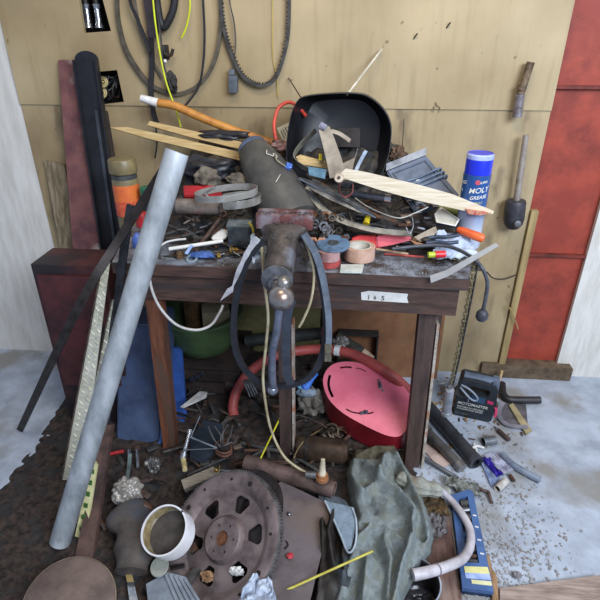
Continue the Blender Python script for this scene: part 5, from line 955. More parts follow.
zt = P(360, 336, 2.05).z; box(bm, ((x0_+x1_)/2, 2.12, zt/2), (x1_-x0_, .01, zt)); box(bm, (x0_, 2.09, zt/2), (.008, .07, zt)); box(bm, (x1_, 2.09, zt/2), (.008, .07, zt)); box(bm, ((x0_+x1_)/2, 2.09, zt), (x1_-x0_+.008, .07, .008)); PT(ob, 'box_shell', bm, M('2e2a28', '1c1918', .7, 0, 14, .2))
bm = nb(); blob(bm, P(341, 342, 1.98), .03, (1.1, .7, .8), .5, 3, 8, 4); ONE('clear_scrap', 'small crumpled clear plastic behind the grey strap end', 'plastic', bm, M('9a948e', '5e5a56', .3, 0, 24, .4))
t = TH('red_bottle', 'narrow red plastic piece behind the right side of the V-belt loop', 'bottle', P(323, 348, 1.9)); bm = nb(); cyl(bm, P(324, 329, 1.92), P(323.5, 346, 1.9), .009, .010, 16); PT(t, 'bottle_body', bm, M('d83038', 'b02028', .35))
# blue glove
gl = TH('work_glove', 'bright blue and grey work glove lying behind the middle leg', 'glove', F(308, 396)); g0 = FA(306, 392, -.05, h=.07); bm = nb(); blob(bm, g0, .03, (1.3, .8, .6), .3, 2, 3, 3); PT(gl, 'palm', bm, M('8d9aa8', '5c6672', .7, 0, 20, .3))
for k in range(4): bm = nb(); b = FA(316-4.5*k, 374+4*k, -.06, h=.075); tube(bm, [g0+V((0, 0, .01)), g0.lerp(b, .6)+V((0, 0, .012)), b], .0105, 5, n=12); PT(gl, 'finger', bm, M('3f7ad8', '2a58a8', .5, 0, 18, .2), 'bright blue finger')
bm = nb(); b = FA(293, 384, -.06, h=.07); tube(bm, [g0, g0.lerp(b, .6)+V((0, 0, .01)), b], .010, 5, n=12); PT(gl, 'thumb', bm, M('8fc0dc', '6294b4', .5, 0, 18, .2), 'pale blue thumb')
bm = nb(); blob(bm, FA(312, 402, -.02, h=.04), .055, (1, .7, 1.1), .6, 3, 12, 4); ONE('newspaper_wad', 'crumpled greyish paper wad between the middle leg and red guard', 'paper', bm, M('7c746a', '4a433c', .8, 0, 20, .5))
# small comb/fork
t = TH('garden_fork', 'small dark fork head with pale tines lying left of the vise handle knob', 'fork', F(250, 392)); bm = nb(); slab(bm, [FA(243, 380, -.1, h=.1), FA(252, 378, -.1, h=.1), FA(253, 384, -.1, h=.1), FA(244, 386, -.1, h=.1)], (0, .006, -.006)); PT(t, 'fork_head', bm, GRUB)
for k in range(4): bm = nb(); cyl(bm, FA(245+2.4*k, 384, -.1, h=.1), FA(250+2.6*k, 397-k, -.1, h=.09), .003, .002, 8); PT(t, 'tine', bm, M('8a8e94', '62666c', .5, .4))
# --- red guard
gp = FA(366, 400, 0, h=.13); gn = (V((.03, -.50, .86))).normalized()
GP = lambda x, y, h=0: N(x, y, gp, gn)+gn*h
gd = TH('pulley_guard', 'large pinkish red metal pulley guard with curved slots, lying behind the right leg', 'guard', F(366, 440))
ol = [(323, 380), (326, 371), (332, 365), (341, 362), (354, 362), (368, 366), (382, 371), (396, 379), (406, 389), (411, 401), (410, 416), (407, 428), (400, 436), (389, 436), (376, 431), (358, 422), (343, 413), (331, 402), (325, 391)]
op = spline([GP(*p) for p in ol], 4, True)
def slot(pts, w_): # curved slot outline in px
    q = [V((x, y, 0)) for x, y in pts]; s_ = spline(q, 4); L1, L2 = [], []
    for i, p in enumerate(s_):
        t_ = (s_[min(i+1, len(s_)-1)]-s_[max(0, i-1)]).normalized(); n_ = V((-t_.y, t_.x, 0)); L1.append(p+n_*w_); L2.append(p-n_*w_)
    return [GP(p.x, p.y) for p in L1+L2[::-1]]
slots = [slot([(330, 375), (328.5, 383), (330, 391), (333, 397)], 1.3), slot([(340, 367.8), (346, 367), (351.5, 367.4)], .9), slot([(356, 368), (361, 369), (366, 371.5)], .45), slot([(346, 409), (352, 412), (360, 413.5)], .7), slot([(367, 413.5), (371, 413), (373.5, 412)], .8)]
RED_SHEEN = M('de7284', 'd06072', .35, 0, 7, .08, c3='d66678'); RED_SHADE = M('8a1e28', '64161e', .4, 0, 7, .1)  # sky sheen put into the pink face, shade into the dark side
bm = nb(); plate(bm, [op]+slots, -gn*.003); PT(gd, 'face_plate', bm, RED_SHEEN, 'red face with the sky sheen painted in as pink')
cg = sum(op, V())/len(op); bm = nb(); inn = [cg+(p-cg)*.985 for p in op]; loft(bm, [[p-gn*.001 for p in op], [cg+(p-cg)*1.008-gn*.006 for p in op], [cg+(p-cg)*1.0+V((0, .02, -.11)) for p in op], [cg+(p-cg)*.985+V((0, .02, -.11)) for p in op], [p-gn*.004 for p in inn]], False, False); PT(gd, 'side_wall', bm, RED_SHADE, 'red side wall with its shade painted in')
bm = nb(); box(bm, GP(380, 386, .004), (.014, .028, .005), frame(gn, (1, .3, 0)), .002); ball(bm, GP(379, 381, .004), .006); ball(bm, GP(383, 391, .004), .005); PT(gd, 'latch', bm, STEEL, 'steel latch')
bm = nb(); box(bm, GP(364, 413, .005), (.032, .012, .005), frame(gn, (1, .3, 0)), .002); ball(bm, GP(365.5, 412.5, .006), .008); PT(gd, 'latch', bm, M('3c4654', '28303a', .4, .5), 'dark latch')
# curled rusty straps between
random.seed(21)
for i in range(9):
    cx, cy = random.uniform(322, 352), random.uniform(436, 462); r = random.uniform(5, 9); a0 = random.uniform(0, 6)
    pts = [F(cx+r*math.cos(a0+a*.6), cy+r*.7*math.sin(a0+a*.6), -.02)+V((0, 0, .03+.01*math.sin(a))) for a in range(0, 8)]
    ribbon('metal_curl', 'dull curled metal shaving strip on the floor in front of the red guard', 'shaving', pts, .007, .0012, M('6a5c4c', '3c322a', .5, .5, 30, .2), (0, -.3, 1), 'curled shavings by the red guard')
# --- jacket
def cloth(name, label, cat, rows, ridges, z_off, amp, mat, base=.05, n=70, m=90, seed=0, parent=None, wr_=1.0):
    bm = nb(); g = []
    def segd(p, a, b):
        ab = b-a; t_ = max(0, min(1, (p-a).dot(ab)/max(1e-6, ab.dot(ab)))); return (p-a-ab*t_).length
    for j in range(m+1):
        y = rows[0][0]+(rows[-1][0]-rows[0][0])*j/m
        xl_ = lerp_t([(r[0], r[1]) for r in rows], y); xr_ = lerp_t([(r[0], r[2]) for r in rows], y); row = []
        for i in range(n+1):
            u = i/n; x = xl_+(xr_-xl_)*u+1.2*noise.noise(V((y*.12, seed, u*2))); p2 = V((x, y, 0))
            eu = min(1, u/.10, (1-u)/.10); ev = min(1, (j/m)/.07, (1-j/m)/.07); e = math.sin(PI/2*max(0, min(eu, ev)))
            h = base
            for pts, a_, w_ in ridges:
                d_ = min(segd(p2, V((*pts[k], 0)), V((*pts[k+1], 0))) for k in range(len(pts)-1)); h += 1.45*a_*math.exp(-(d_/(.85*w_))**2)
            h += amp*(noise.noise(V((x*.045, y*.03, seed)))+.45*noise.noise(V((x*.11, y*.07, seed+4))))+wr_*.0018*noise.noise(V((x*.4, y*.4, seed)))
            b_ = FA(x, y, 0, base*.8*e); row.append(b_+V((0, 0, z_off+max(-.01, (h-base*.8)*e))))
        g.append(row)
    T = [[bm.verts.new(p) for p in r] for r in g]
    for j in range(m):
        for i in range(n): bm.faces.new((T[j][i], T[j][i+1], T[j+1][i+1], T[j+1][i]))
    r = bmesh.ops.solidify(bm, geom=list(bm.faces), thickness=-.003)
    return PT(parent, name, bm, mat, label, sharp=1.5) if parent else ONE(name, label, cat, bm, mat, sharp=1.5)
JK = M('b2bbbc', '8f9896', .85, 0, 60, .2, c3='a2a89e')
jk = TH('jacket', 'crumpled grey-green canvas jacket dumped on the floor beside the metal plate', 'jacket', F(380, 580))
rows = [(452, 358, 396), (462, 350, 402), (475, 346, 411), (500, 349, 424), (520, 354, 431), (538, 352, 434), (552, 347, 431), (575, 340, 417), (600, 332, 405), (625, 328, 398)]
ridges = [([(366, 470), (379, 486), (397, 500), (412, 520), (411, 545), (400, 575), (390, 620)], .034, 4.5), ([(378, 486), (384, 462), (394, 452)], .022, 3.5), ([(394, 458), (408, 485), (420, 515), (430, 545)], .022, 4), ([(350, 483), (362, 500), (372, 492)], .024, 4), ([(358, 545), (370, 533), (388, 540), (408, 553)], .026, 4), ([(384, 545), (390, 565), (385, 620)], .02, 4),
          ([(372, 545), (380, 560)], -.026, 4), ([(386, 488), (398, 498)], -.0, 3), ([(396, 468), (402, 488)], -.024, 3), ([(415, 533), (424, 540)], -.024, 3.5), ([(368, 498), (374, 515)], -.016, 4), ([(349, 512), (357, 530), (350, 550)], .018, 4), ([(360, 560), (352, 600)], -.02, 6), ([(366, 560), (362, 620)], .014, 4)]
cloth('jacket_body', None, '', rows, ridges, .0, .018, JK, .075, parent=jk, seed=3)
# sleeve to the right
sl = [FA(398, 476, -.02, h=.06), FA(410, 483, -.02, h=.05), FA(424, 488, -.02, h=.05), FA(438, 490, -.02, h=.04), FA(447, 491, h=.03)]
bm = nb(); q = spline(sl, 8); sweep(bm, q, [(x*(1+.18*math.sin(5*k_2)), y*.8) for k_2, (x, y) in enumerate(circ(.036, 22))], None, scales=[.45+.10*math.sin(i*.6)+.45*math.sin(PI*min(1, i/26))**.7 for i in range(len(q))]); PT(jk, 'sleeve', bm, M('9ea096', '7a7a70', .85, 0, 40, .3, c3='8e8676'))
bm = nb(); 
cloth('collar', 'brownish collar edge', '', [(450, 354, 396), (456, 350, 398), (464, 352, 398), (472, 356, 392)], [([(355, 462), (375, 453), (398, 455)], .02, 3.5)], .0, .01, M('7e745e', '564e3e', .85, 0, 40, .3), .06, 40, 24, seed=8, parent=jk)
# brown folded cloth left and pale flap
cloth('dark_cloth', 'dark brown-grey crumpled leather cloth between the metal plate and jacket', 'cloth', [(492, 318, 330), (505, 316, 348), (530, 316, 356), (560, 318, 358), (590, 315, 352), (620, 312, 345)],
      [([(334, 520), (328, 545), (332, 575), (342, 590)], .034, 4), ([(348, 530), (342, 560), (345, 590)], .02, 4), ([(322, 530), (322, 560)], .022, 3), ([(338, 545), (338, 580)], -.02, 3.5)], .01, .022, M('5a544e', '3a3430', .6, 0, 14, .3, c3='6f7880'), .055, 50, 70, seed=6)
t = TH('folded_flap', 'pale blue-grey triangular fabric flap folded over beside the rusty pipe', 'cloth', F(345, 552)); fb = lambda x, y, h: FA(x, y, 0, .10+h)
bm = nb(); q = [fb(325, 501, .0), fb(333, 503, .012), fb(354, 508, .012), fb(356, 520, .02), fb(354, 535, .018), fb(351, 549, .0), fb(347, 550, -.004), fb(340, 534, .0), fb(332, 516, .0)]; slab(bm, q, (0, .006, -.004)); PT(t, 'flap', bm, M('8fa0b0', '74848f', .8, 0, 30, .2))
bm = nb(); sweep(bm, spline([fb(325, 501, .003), fb(333, 518, .004), fb(341, 536, .004), fb(347, 551, .0), fb(352, 551, .003), fb(356, 540, .012), fb(356, 520, .022), fb(352, 508, .016)], 6), circ(.0032, 8)); PT(t, 'hem', bm, M('b4bfc8', '8e9aa4', .8))
# --- hose and bucket
bk = G(411, 583, .09); bk.z = 0; t = TH('paint_can', 'round metal can with a pale rim and dark inside, at the bottom beside the jacket', 'can', bk); RB_ = .082
bm = nb(); lathe(bm, [(0, 0), (RB_, 0), (RB_, .098), (RB_-.002, .1), (RB_-.004, .098), (RB_-.004, .004), (0, .004)], bk, (0, 0, 1), 56); PT(t, 'can_wall', bm, M('5c5a5c', '3a383a', .45, .5, 12, .2)); bm = nb(); lathe(bm, [(RB_-.003, .098), (RB_+.001, .096), (RB_+.002, .101), (RB_-.002, .103), (RB_-.003, .098)], bk, (0, 0, 1), 56); PT(t, 'rim', bm, M('c6ccd6', '98a0ac', .3, .6))
bm = nb(); blob(bm, bk+V((.0, .01, .03)), .045, (1.2, 1.1, .6), .5, 2.5, 6, 4); ONE('black_lump', 'glossy black lump inside the round can', 'lump', bm, M('2c2c30', '151517', .3, 0, 20, .3))
vh = TH('vacuum_hose', 'pale grey corrugated hose curving from the jacket sleeve round to the round can', 'hose', G(460, 560)); hp = [FA(440, 490, -.02, h=.05), G(450, 499, .05), G(462, 514, .05), G(470, 530, .05), G(470, 546, .06), G(462, 559, .07), G(445, 567, .10), G(428, 572, .12), G(413, 575, .12)]
bm = nb(); q = spline(hp, 16); sweep(bm, q, circ(.0125, 18), None, scales=[.85+.5*(i/len(q)) + .018*(i % 2) for i in range(len(q))]); PT(vh, 'hose_tube', bm, M('c6c0c4', '9c9498', .5, 0, 14, .1)); bm = nb(); k = len(q)-26; cyl(bm, q[k], q[k+1], .0178, None, 24); PT(vh, 'hose_band', bm, M('8a8288', '6a646a', .5))
# --- blue socket case
sc_ = TH('socket_case', 'open blue plastic drill bit case with yellow stickers, on the floor under the hose', 'case', G(470, 545)); q = [G(450, 501), G(471, 494), G(492, 598), G(461, 594)]
BC = M('4a6a9a', '3a5480', .4, 0, 8, .08); z3 = V((0, 0, .030)); cq = sum(q, V())/4
bm = nb(); slab(bm, [p+z3*.5 for p in q], (0, 0, -.014)); PT(sc_, 'case_base', bm, M('2a2f3a', '1b1e26', .5)); bm = nb()
X = lambda u, v, z=.03: q[0].lerp(q[1], u).lerp(q[3].lerp(q[2], u), v)+V((0, 0, z))
plate(bm, [[X(0, 0), X(1, 0), X(1, 1), X(0, 1)], [X(.30, .07), X(.72, .07), X(.72, .45), X(.30, .45)], [X(.30, .50), X(.70, .50), X(.70, .76), X(.30, .76)]], (0, 0, -.026)); PT(sc_, 'case_frame', bm, BC)
for i, v in enumerate((.12, .20, .28, .36)): bm = nb(); cyl(bm, X(.36, v, .022), X(.68, v+.01, .022), .0115, None, 20); tt = ONE('socket', ('first', 'second', 'third', 'fourth')[i]+' short black and chrome socket from the far end of the blue case', 'socket', bm, [GRUB, STEEL, GRUB, DSTEEL][i], 'sockets in the blue case')
for i, v in enumerate((.55, .61, .67, .72)): bm = nb(); cyl(bm, X(.34, v, .02), X(.67, v+.012, .02), .006, None, 14); ONE('drill_bit', ('farthest', 'second', 'third', 'nearest')[i]+' dark drill bit lying in the near well of the blue case', 'drill bit', bm, [DSTEEL, GRUB, RUST, GRUB][i], 'bits in the blue case')
bm = nb(); slab(bm, [X(.14, .80, .0305), X(.96, .80, .0305), X(.98, .86, .0305), X(.15, .86, .0305)], (0, 0, .0012)); PT(sc_, 'sticker', bm, M('e6df9a', 'cfc884', .5, 0, 10, 0), 'pale yellow sticker')
bm = nb(); slab(bm, [X(.14, .86, .0305), X(.98, .86, .0305), X(.99, .91, .0305), X(.15, .91, .0305)], (0, 0, .0012)); PT(sc_, 'sticker', bm, M('aebfe0', '7c92c8', .5, 0, 30, 0), 'pale blue sticker')
bm = nb(); slab(bm, [X(.32, .92, .0305), X(.98, .92, .0305), X(.98, .955, .0305), X(.33, .955, .0305)], (0, 0, .0012)); PT(sc_, 'sticker', bm, M('e0dcae', 'c8c490', .5, 0, 10, 0), 'narrow cream sticker')
for v in (.30, .42, .55, .68): bm = nb(); box(bm, X(.86, v, .0308), (.012, .005, .0012), Matrix.Rotation(-.2, 3, 'Z')); PT(sc_, 'size_mark', bm, WHITE, 'white size mark')
# brown rag/board under hose
bm = nb(); slab(bm, [G(418, 520, .012), G(450, 515, .012), G(462, 600, .006), G(470, 640, .006), G(425, 640, .006)], (0, 0, -.01)); ONE('brown_board', 'stained dark brown board lying flat under the hose and the blue case', 'board', bm, M('6e5248', '453029', .7, 0, 9, .4, c3='8a7468', stretch=(4, 1, 1)))
sheet('leaf_mat', 'small patch of mossy leather scrap between the jacket and blue case', 'scrap', ((420, 492), (444, 498), (450, 516), (424, 512)), -.01, M('5a4628', '2e2416', .9, 0, 40, .6), .012, 16, surf=F)
sheet('lace_scrap', 'torn dusty grey plastic scrap below the mossy scrap', 'scrap', ((424, 514), (446, 512), (447, 535), (430, 538)), -.005, M('6e6a6c', '4a4648', .5, 0, 40, .5), .012, 22, surf=F, seed=4)
# --- pipes right of the leg
t = TH('black_pipe', 'thick black pipe with an open end, lying on the concrete right of the bench leg', 'pipe', G(455, 440)); a, b = G(424, 402, .04), G(477, 463, .028); bm = nb(); pipe(bm, b, a, .0275, .008, 36); PT(t, 'pipe_wall', bm, M('35373c', '202226', .45, 0, 12, .2)); bm = nb(); lathe(bm, [(.012, .002), (.0195, .0)], b, a-b, 30); PT(t, 'bore_shade', bm, M('121214', '0a0a0b', .9)); bm = nb(); lathe(bm, [(.0275, 0), (.0295, .001), (.0295, .018), (.0275, .019)], b, a-b, 36); PT(t, 'end_collar', bm, M('45474d', '2c2e33', .4))  # near-black ring paints the shade just inside the pipe end
t = TH('grey_pipe', 'thinner grey metal pipe lying left of the thick black pipe', 'pipe', G(445, 452)); a, b = G(423, 427, .05), G(462, 468, .02); bm = nb(); cyl(bm, a, b, .0185, None, 28); PT(t, 'pipe_body', bm, M('6c6a68', '464442', .4, .5, 12, .2)); bm = nb(); cyl(bm, a, a.lerp(b, .14), .023, .022, 28); PT(t, 'pipe_collar', bm, STEEL); bm = nb(); cyl(bm, a.lerp(b, .9), b+(b-a)*.01, .0215, None, 28); PT(t, 'pipe_collar', bm, M('8a8886', '5a5856', .35, .6))
rod('thin_pipe', 'long thin grey rod lying left of and below the grey pipe', 'rod', G(421, 456, .02), G(457, 478, .01), .0085, M('767a80', '505458', .4, .5, 14, .1))
rod('thin_pipe', 'thin dark rod squeezed between the leg and the grey pipe', 'rod', G(424, 437, .03), G(440, 452, .012), .006, DSTEEL)
bm = nb(); slab(bm, [G(420, 446, .008), G(432, 440, .008), G(452, 463, .008), G(440, 468, .008)], (0, 0, -.006)); ONE('pale_board', 'flat pinkish pale board lying under the grey pipe', 'board', bm, M('c2aba0', '9a8478', .7, 0, 12, .2))
sheet('grey_rag', 'ragged grey-green cloth strip trailing right of the jacket sleeve', 'rag', ((444, 474), (478, 486), (482, 497), (446, 488)), -.0, M('8b8d86', '5e605a', .85, 0, 30, .4), .03, 14, surf=lambda x, y, d_=0: G(x, y, .025), seed=5)
wire('hooked_rod', 'dark rod with a hooked end on the concrete, right of the ragged cloth', 'rod', [G(474, 484, .012), G(482, 490, .012), G(488, 492, .012), G(490, 497, .012), G(492, 503, .008)], .006, M('6c5a52', '43362f', .6, .3, 20, .2))
bt_ = TH('tin_can', 'small dusty tin lying on its side on the concrete with a dark mouth', 'can', G(489, 441)); a, b = G(483, 442, .018), G(495, 440, .018); bm = nb(); pipe(bm, a, b, .0185, .002, 28); cyl(bm, b, b+(b-a)*.02, .0185, None, 28); PT(bt_, 'can_wall', bm, M('7e8286', '565a5e', .45, .5, 14, .2)); bm = nb(); lathe(bm, [(0, .01), (.016, .01)], a, b-a, 24); PT(bt_, 'mouth_shade', bm, M('1a1614', '100d0c', .9))  # dark disc inside the tin paints the shade of its mouth
bm = nb(); tube(bm, [G(471, 450, .008), G(476, 446, .01), G(484, 448, .008)], .006); tube(bm, [G(474, 444, .012), G(477, 451, .006)], .0045); ONE('tissue', 'twisted white tissue scrap on the concrete below the tin', 'tissue', bm, WHITE)
# --- package
pk = TH('wrapper', 'white plastic wrapper with purple panels lying open on the concrete', 'wrapper', G(498, 472))
def gsheet(parent, name, q, mat, label=None, z=.012, amp=.008, seed=0, n=16):
    bm = nb(); T = []
    for j in range(n+1):
        r_ = []
        for i in range(n+1):
            u, v = i/n, j/n; a = V((*q[0], 0)).lerp(V((*q[1], 0)), u).lerp(V((*q[3], 0)).lerp(V((*q[2], 0)), u), v); r_.append(bm.verts.new(G(a.x, a.y, z+amp*noise.noise(V((u*3.5, v*3.5, seed)))+.3*amp*noise.noise(V((u*11, v*11, seed))))))
        T.append(r_)
    for j in range(n):
        for i in range(n): bm.faces.new((T[j][i], T[j][i+1], T[j+1][i+1], T[j+1][i]))
    bmesh.ops.solidify(bm, geom=list(bm.faces), thickness=.0015); return PT(parent, name, bm, mat, label, sharp=1.2)
gsheet(pk, 'white_panel', [(484, 455), (493, 451), (514, 470), (503, 474)], M('dcdcea', 'b4b4cc', .35, 0, 12, .1), 'white panel', .016, .012, 1)
gsheet(pk, 'purple_panel', [(480, 457), (490, 457), (504, 474), (497, 477)], M('4a38c0', '3426a0', .35, 0, 12, .1), 'purple panel', .014, .012, 2)
gsheet(pk, 'clear_panel', [(481, 462), (488, 463), (500, 478), (492, 488)], M('b8c6e2', '8a9cc4', .3, 0, 18, .1), 'pale blue panel', .008, .010, 3)
t = TH('cardboard_tube', 'short white cardboard tube lying below the wrapper', 'tube', G(500, 487)); a, b = G(497, 489, .014), G(506, 481, .014); bm = nb(); pipe(bm, a, b, .0135, .002, 26); PT(t, 'tube_wall', bm, M('c9c4bc', 'a09a92', .7)); bm = nb(); lathe(bm, [(0, .008), (.011, .008)], a, b-a, 20); PT(t, 'tube_shade', bm, M('3a2a22', '241a15', .9))  # dark brown disc paints the shade inside the tube
rod('rust_bolt', 'short rusty bolt lying right of the wrapper', 'bolt', G(510, 475, .01), G(514, 481, .008), .007, RUST)
rod('iron_bar', 'short brown iron bar at the right edge above the wrapper', 'bar', G(498, 430, .01), G(509, 440, .01), .0095, M('5e4c48', '3c302d', .6, .3, 20, .2))
wire('grey_tube', 'blue-grey tube lying on the concrete at the right edge by the wrapper', 'tube', [G(502, 454, .015), G(508, 461, .015), G(516, 467, .015), G(540, 480, .015)], .014, M('8792a2', '626c7c', .45, .2, 12, .1))
# junk next to starter
wire('bent_pipe', 'black bent pipe lying at the right edge beside the jump starter', 'pipe', [G(502, 384, .02), G(503, 394, .02), G(508, 399, .02), G(518, 400, .02), G(540, 400, .02)], .017, M('2c2a2c', '1b191b', .5, 0, 16, .2))
t = TH('dust_pan', 'curved grey metal tray holding scraps at the right edge by the starter', 'tray', G(510, 420)); bm = nb(); sweep(bm, spline([G(503, 402, .03), G(499, 412, .02), G(502, 421, .015), G(512, 426, .015), G(528, 427, .02)], 8), rect(.02, .005), (0, 0, 1)); PT(t, 'tray_rim', bm, M('9a9ea8', '6c7078', .35, .4, 12, .1)); bm = nb(); slab(bm, [G(503, 402, .008), G(499, 412, .008), G(502, 421, .008), G(512, 426, .008), G(528, 427, .008), G(526, 404, .008)], (0, 0, -.004)); PT(t, 'tray_floor', bm, M('6e6c70', '4a484c', .5, .2, 16, .3))
bm = nb(); slab(bm, [G(509, 405, .02), G(513, 403, .02), G(532, 430, .012), G(526, 434, .012)], (0, 0, -.008)); ONE('wood_strip', 'pale wood strip lying across the curved grey tray', 'wood', bm, M('a89a72', '7e7252', .8, 0, 14, .3))
rod('wood_dowel', 'short pale wooden peg standing by the red panel', 'peg', G(499, 382, .01), P(502, 371, 2.08), .006, WOODL)
bm = nb(); slab(bm, [G(485, 558, .014), G(489, 554, .014), G(492, 568, .014), G(497, 576, .014), G(499, 604, .014), G(493, 604, .014), G(490, 580, .014)], (0, 0, -.012)); ONE('splinter', 'long splintered piece of brown wood on the concrete beside the blue case', 'wood', bm, M('a4825e', '74563c', .9, 0, 14, .5, stretch=(8, 1, 1)))
bm = nb(); slab(bm, [G(500, 588, .02), G(600, 575, .02), G(620, 600, .02), G(500, 606, .02)], (0, 0, -.018)); ONE('floor_plank', 'worn pinkish plank lying on the floor at the bottom right', 'plank', bm, M('a89488', '7c6a5e', .8, 0, 10, .3, stretch=(1, 8, 8)))
bm = nb(); blob(bm, G(517, 575, .01), .011, (1.3, 1, .6), .6, 3, 4, 3); ONE('stone_chip', 'single grey stone chip on the concrete above the worn plank', 'stone', bm, M('8a888a', '5c5a5c', .9, 0, 30, .5))
# --- jump starter
A0, B0 = G(453, 415), G(489, 423); ux = (B0-A0).normalized(); uy = V((-ux.y, ux.x, 0)); w_ = (B0-A0).length; js = TH('jump_starter', 'black portable jump starter with a carry handle and white lettering on its front', 'battery pack', A0.lerp(B0, .5))
hgt = .185; Jp = lambda u, v, d_=0: A0+ux*(u*w_)+V((0, 0, v*hgt))-uy*d_
BKP = M('2c3238', '1e2226', .4, 0, 12, .08)
out = [Jp(*p) for p in ((0, .02), (.04, 0), (.96, 0), (1.05, .06), (1.09, .5), (1.05, .95), (.98, 1.0), (.88, 1.0), (.5, 1.03), (.1, 1.03), (.02, .97), (-.02, .6))]
hol = [Jp(*p) for p in ((.36, .74), (.80, .70), (.86, .78), (.84, .88), (.36, .90), (.30, .84))]
bm = nb(); plate(bm, [out, hol], uy*.09); bmesh.ops.bevel(bm, geom=[e for e in bm.edges if len(e.link_faces) == 2 and e.calc_face_angle(0) > .9], offset=.003, segments=2, affect='EDGES'); PT(js, 'body', bm, BKP)
bm = nb(); a, b = Jp(.12, .985, -.045), Jp(.93, .975, -.045); cyl(bm, a, b, .021, None, 24); PT(js, 'handle', bm, M('5f6c80', '434e5e', .4, 0, 12, .05), 'blue-grey handle')
bm = nb(); box(bm, Jp(.98, .96, -.045), (.028, .06, .04), Matrix((ux, uy, V((0, 0, 1)))).transposed(), .006); PT(js, 'handle_end', bm, M('6a778c', '4c5666', .4), 'blue-grey handle end')
bm = nb(); lathe(bm, [(0, .006), (.028, .006), (.034, 0), (.034, -.004)], Jp(.14, .72, .0), -uy, 32); PT(js, 'round_cover', bm, M('4e4a48', '34302e', .5, 0, 20, .1))
bm = nb(); slab(bm, [Jp(.38, .52), Jp(.78, .49), Jp(.78, .66), Jp(.38, .68)], -uy*.002); PT(js, 'display', bm, M('34506c', '263c54', .3), 'dark blue display panel')
mt = Matrix((ux, V((0, 0, 1)), -uy)).transposed().to_4x4()
def jt(s, u, v, size, m): mm = mt.copy(); mm.translation = Jp(u, v, .0012); PT(js, 'lettering', text_bm(s, size, mm, .0004, .25), m)
JW = M('d8d6cf', 'bcbab2', .5); jt('MOTOMASTER', .06, .37, .0185, JW); jt('PORTABLE POWER PACK', .06, .285, .0095, JW); jt('WITH JUMP START SYSTEM', .06, .225, .0088, JW); jt('12 V  400 A', .03, .09, .011, M('8a8c80', '6e7066', .5))
bm = nb(); slab(bm, [Jp(.84, .55), Jp(1.0, .53), Jp(1.0, .60), Jp(.84, .62)], -uy*.003); PT(js, 'switch', bm, M('cc3a66', 'a82c50', .4), 'pink-red switch')
bm = nb(); sweep(bm, spline([Jp(1.08, .48, .002), Jp(1.12, .38, .002), Jp(1.11, .22, .002)], 6), rect(.010, .006), (0, -1, 0)); PT(js, 'red_stripe', bm, M('e04a74', 'c03860', .4), 'pink-red side stripe')
bm = nb(); tube(bm, [Jp(.06, .86, .01), Jp(.2, .80, .025), Jp(.42, .66, .028), Jp(.56, .66, .025), Jp(.52, .76, .022), Jp(.3, .90, .02), Jp(.08, .93, .01)], .0042, 8); tube(bm, [Jp(.1, .85, .012), Jp(.3, .70, .02), Jp(.34, .5, .01)], .003, 8); PT(js, 'cable', bm, M('9aa2ae', '6e7682', .4, .2), 'grey cable loop')
# ================================================================ LOOSE CLUTTER, each piece its own object
random.seed(33)
def scatter(n, fn, box_, name, label, cat, grp, mats, maker, lift=0):
    for i in range(n):
        x, y = random.uniform(box_[0], box_[2]), random.uniform(box_[1], box_[3]); p = fn(x, y)+V((0, 0, lift)); bm = nb(); maker(bm, p, i); ONE(name, label, cat, bm, mats[i % len(mats)], grp)
def mk_bar(lmin, lmax, r):
    def f(bm, p, i):
        L_ = random.uniform(lmin, lmax); d_ = V((random.uniform(-1, 1), random.uniform(-.6, .6), random.uniform(-.12, .2))).normalized()
        if i % 3: cyl(bm, p-d_*L_/2, p+d_*L_/2, r*random.uniform(.6, 1.3), None, 10)
        else: tube(bm, [p-d_*L_/2, p+V((random.uniform(-.01, .01), 0, .012)), p+d_*L_/2], r*random.uniform(.5, .9), 5)
    return f
def mk_flat(s):
    def f(bm, p, i):
        R_ = Matrix.Rotation(random.uniform(0, 6), 3, 'Z') @ Matrix.Rotation(random.uniform(-.5, .7), 3, 'X'); box(bm, p, (s*random.uniform(.7, 2.4), s*random.uniform(.4, .9), s*random.uniform(.08, .3)), R_, s*.03)
    return f
def mk_lump(s): return lambda bm, p, i: blob(bm, p, s*random.uniform(.6, 1.2), (1.2, 1, .7), .6, 2.5, i, 3)
DK = [DSTEEL, RUST, STEEL, GRUB, M('6d6259', '3a332e', .5, .4, 30, .3)]
scatter(46, S, (158, 205, 254, 258), 'steel_rod', 'dark piece of rod or bolt in the clutter on the left half of the bench', 'rod', 'rods and bolts on the left bench half', DK, mk_bar(.03, .11, .0055))
scatter(22, S, (160, 190, 250, 250), 'metal_piece', 'small flat metal offcut in the clutter on the left half of the bench', 'offcut', 'metal offcuts on the left bench half', DK, mk_flat(.02), .006)
scatter(40, S, (318, 192, 430, 236), 'steel_rod', 'dark piece of rod or bolt in the clutter behind the red tool', 'rod', 'rods and bolts behind the red tool', DK, mk_bar(.03, .12, .005))
scatter(22, S, (318, 195, 440, 236), 'metal_piece', 'small flat offcut in the clutter behind the red tool', 'offcut', 'offcuts behind the red tool', DK+[M('8a8f9a', '5a5f6a', .5)], mk_flat(.02), .006)
scatter(16, S, (405, 215, 466, 246), 'metal_piece', 'small flat offcut in the clutter at the right bench end', 'offcut', 'offcuts at the right bench end', [STEEL, M('b4b8c4', '848894', .5), GRUB, M('b09078', '7a604c', .7)], mk_flat(.02), .008)
scatter(60, F, (172, 395, 420, 470), 'rusty_rod', 'rusty rod or root piece in the dark litter under the bench', 'rod', 'rusty rods under the bench', [RUST, DSTEEL, M('54443a', '2e2420', .7, .2, 30, .4), GRUB], mk_bar(.05, .18, .006), .02)
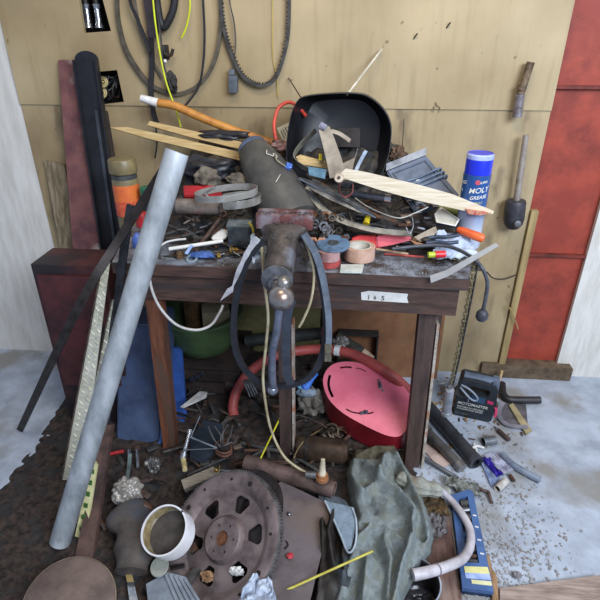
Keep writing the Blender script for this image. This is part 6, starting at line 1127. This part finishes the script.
scatter(34, F, (168, 380, 410, 470), 'rusty_offcut', 'small flat rusty offcut in the dark litter under the bench', 'offcut', 'rusty offcuts under the bench', [RUST, DSTEEL, GRUB, M('7c6a5c', '4c4038', .7)], mk_flat(.026), .02)
scatter(30, F, (100, 440, 200, 600), 'litter_piece', 'brown scrap in the litter at the lower left, left of the flexplate', 'scrap', 'scraps at the lower left', [RUST, GRUB, M('5a4a42', '382c28', .7), DSTEEL], mk_flat(.03), .012)
scatter(26, F, (180, 355, 330, 400), 'dark_lump', 'dark dirty lump at the back of the floor under the bench', 'lump', 'dark lumps under the bench', [M('3a302a', '1e1815', .9, 0, 30, .6), M('4a3c32', '2a211c', .9, 0, 30, .6)], mk_lump(.028), .02)
scatter(40, G, (436, 405, 522, 452), 'floor_scrap', 'small scrap of wood or metal on the concrete near the jump starter', 'scrap', 'scraps near the jump starter', [M('8a7458', '5c4a36', .8), STEEL, RUST, M('b5b0a8', '8a857c', .7)], mk_flat(.011), .004)

bm = nb(); x0_, x1_ = P(322, 380, 2.1).x, P(436, 380, 2.1).x; slab(bm, [(x0_, 2.09, 0), (x1_, 2.09, 0), (x1_, 2.12, .62), (x0_, 2.12, .62)], (0, .012, 0)); ONE('wall_shade_sheet', 'brown sheet added under the right half of the bench for the shaded wall', 'board', bm, M('8c6040', '6a452c', .65, 0, 7, .15, c3='7a5a3c'))  # added sheet, its brown gives the wall's shade under the bench
bm = nb(); x0_, x1_ = P(225, 330, 2.1).x, P(320, 330, 2.1).x; slab(bm, [(x0_, 2.115, 0), (x1_, 2.115, 0), (x1_, 2.125, .50), (x0_, 2.125, .50)], (0, .01, 0)); ONE('back_board', 'olive-tan board standing against the wall behind the hanging V-belt loop', 'board', bm, M('8a8458', '66603c', .65, 0, 7, .15, c3='7a6c48'))
# ================================================================ LIGHT (daylight from the open doorway behind the camera)
w = bpy.data.worlds.new('world'); bpy.context.scene.world = w; w.use_nodes = True
bgn = w.node_tree.nodes['Background']; bgn.inputs[0].default_value = (.62, .74, 1, 1); bgn.inputs[1].default_value = .24
def area(name, loc, target, sx, sy, e, col):
    l = bpy.data.lights.new(name, 'AREA'); l.shape = 'RECTANGLE'; l.size = sx; l.size_y = sy; l.energy = e; l.color = col
    o = bpy.data.objects.new(name, l); C.objects.link(o); o.location = loc
    o.rotation_euler = (V(target)-V(loc)).to_track_quat('-Z', 'Y').to_euler(); return o
area('doorway_daylight', (1.7, -.9, 2.7), (.1, 1.6, .5), 2.0, 1.4, 105, (.78, .87, 1))
area('warm_wall_light', (-.1, .8, 2.9), (0, 2.0, 1.2), .9, .4, 13, (1, .84, .62))  # unseen warm area light overhead, aimed at the wall
sc = bpy.context.scene; sc.view_settings.view_transform = 'Standard'; sc.view_settings.look = 'None'
sc.view_settings.exposure = 0.7; sc.view_settings.gamma = 1; sc.view_settings.use_curve_mapping = False
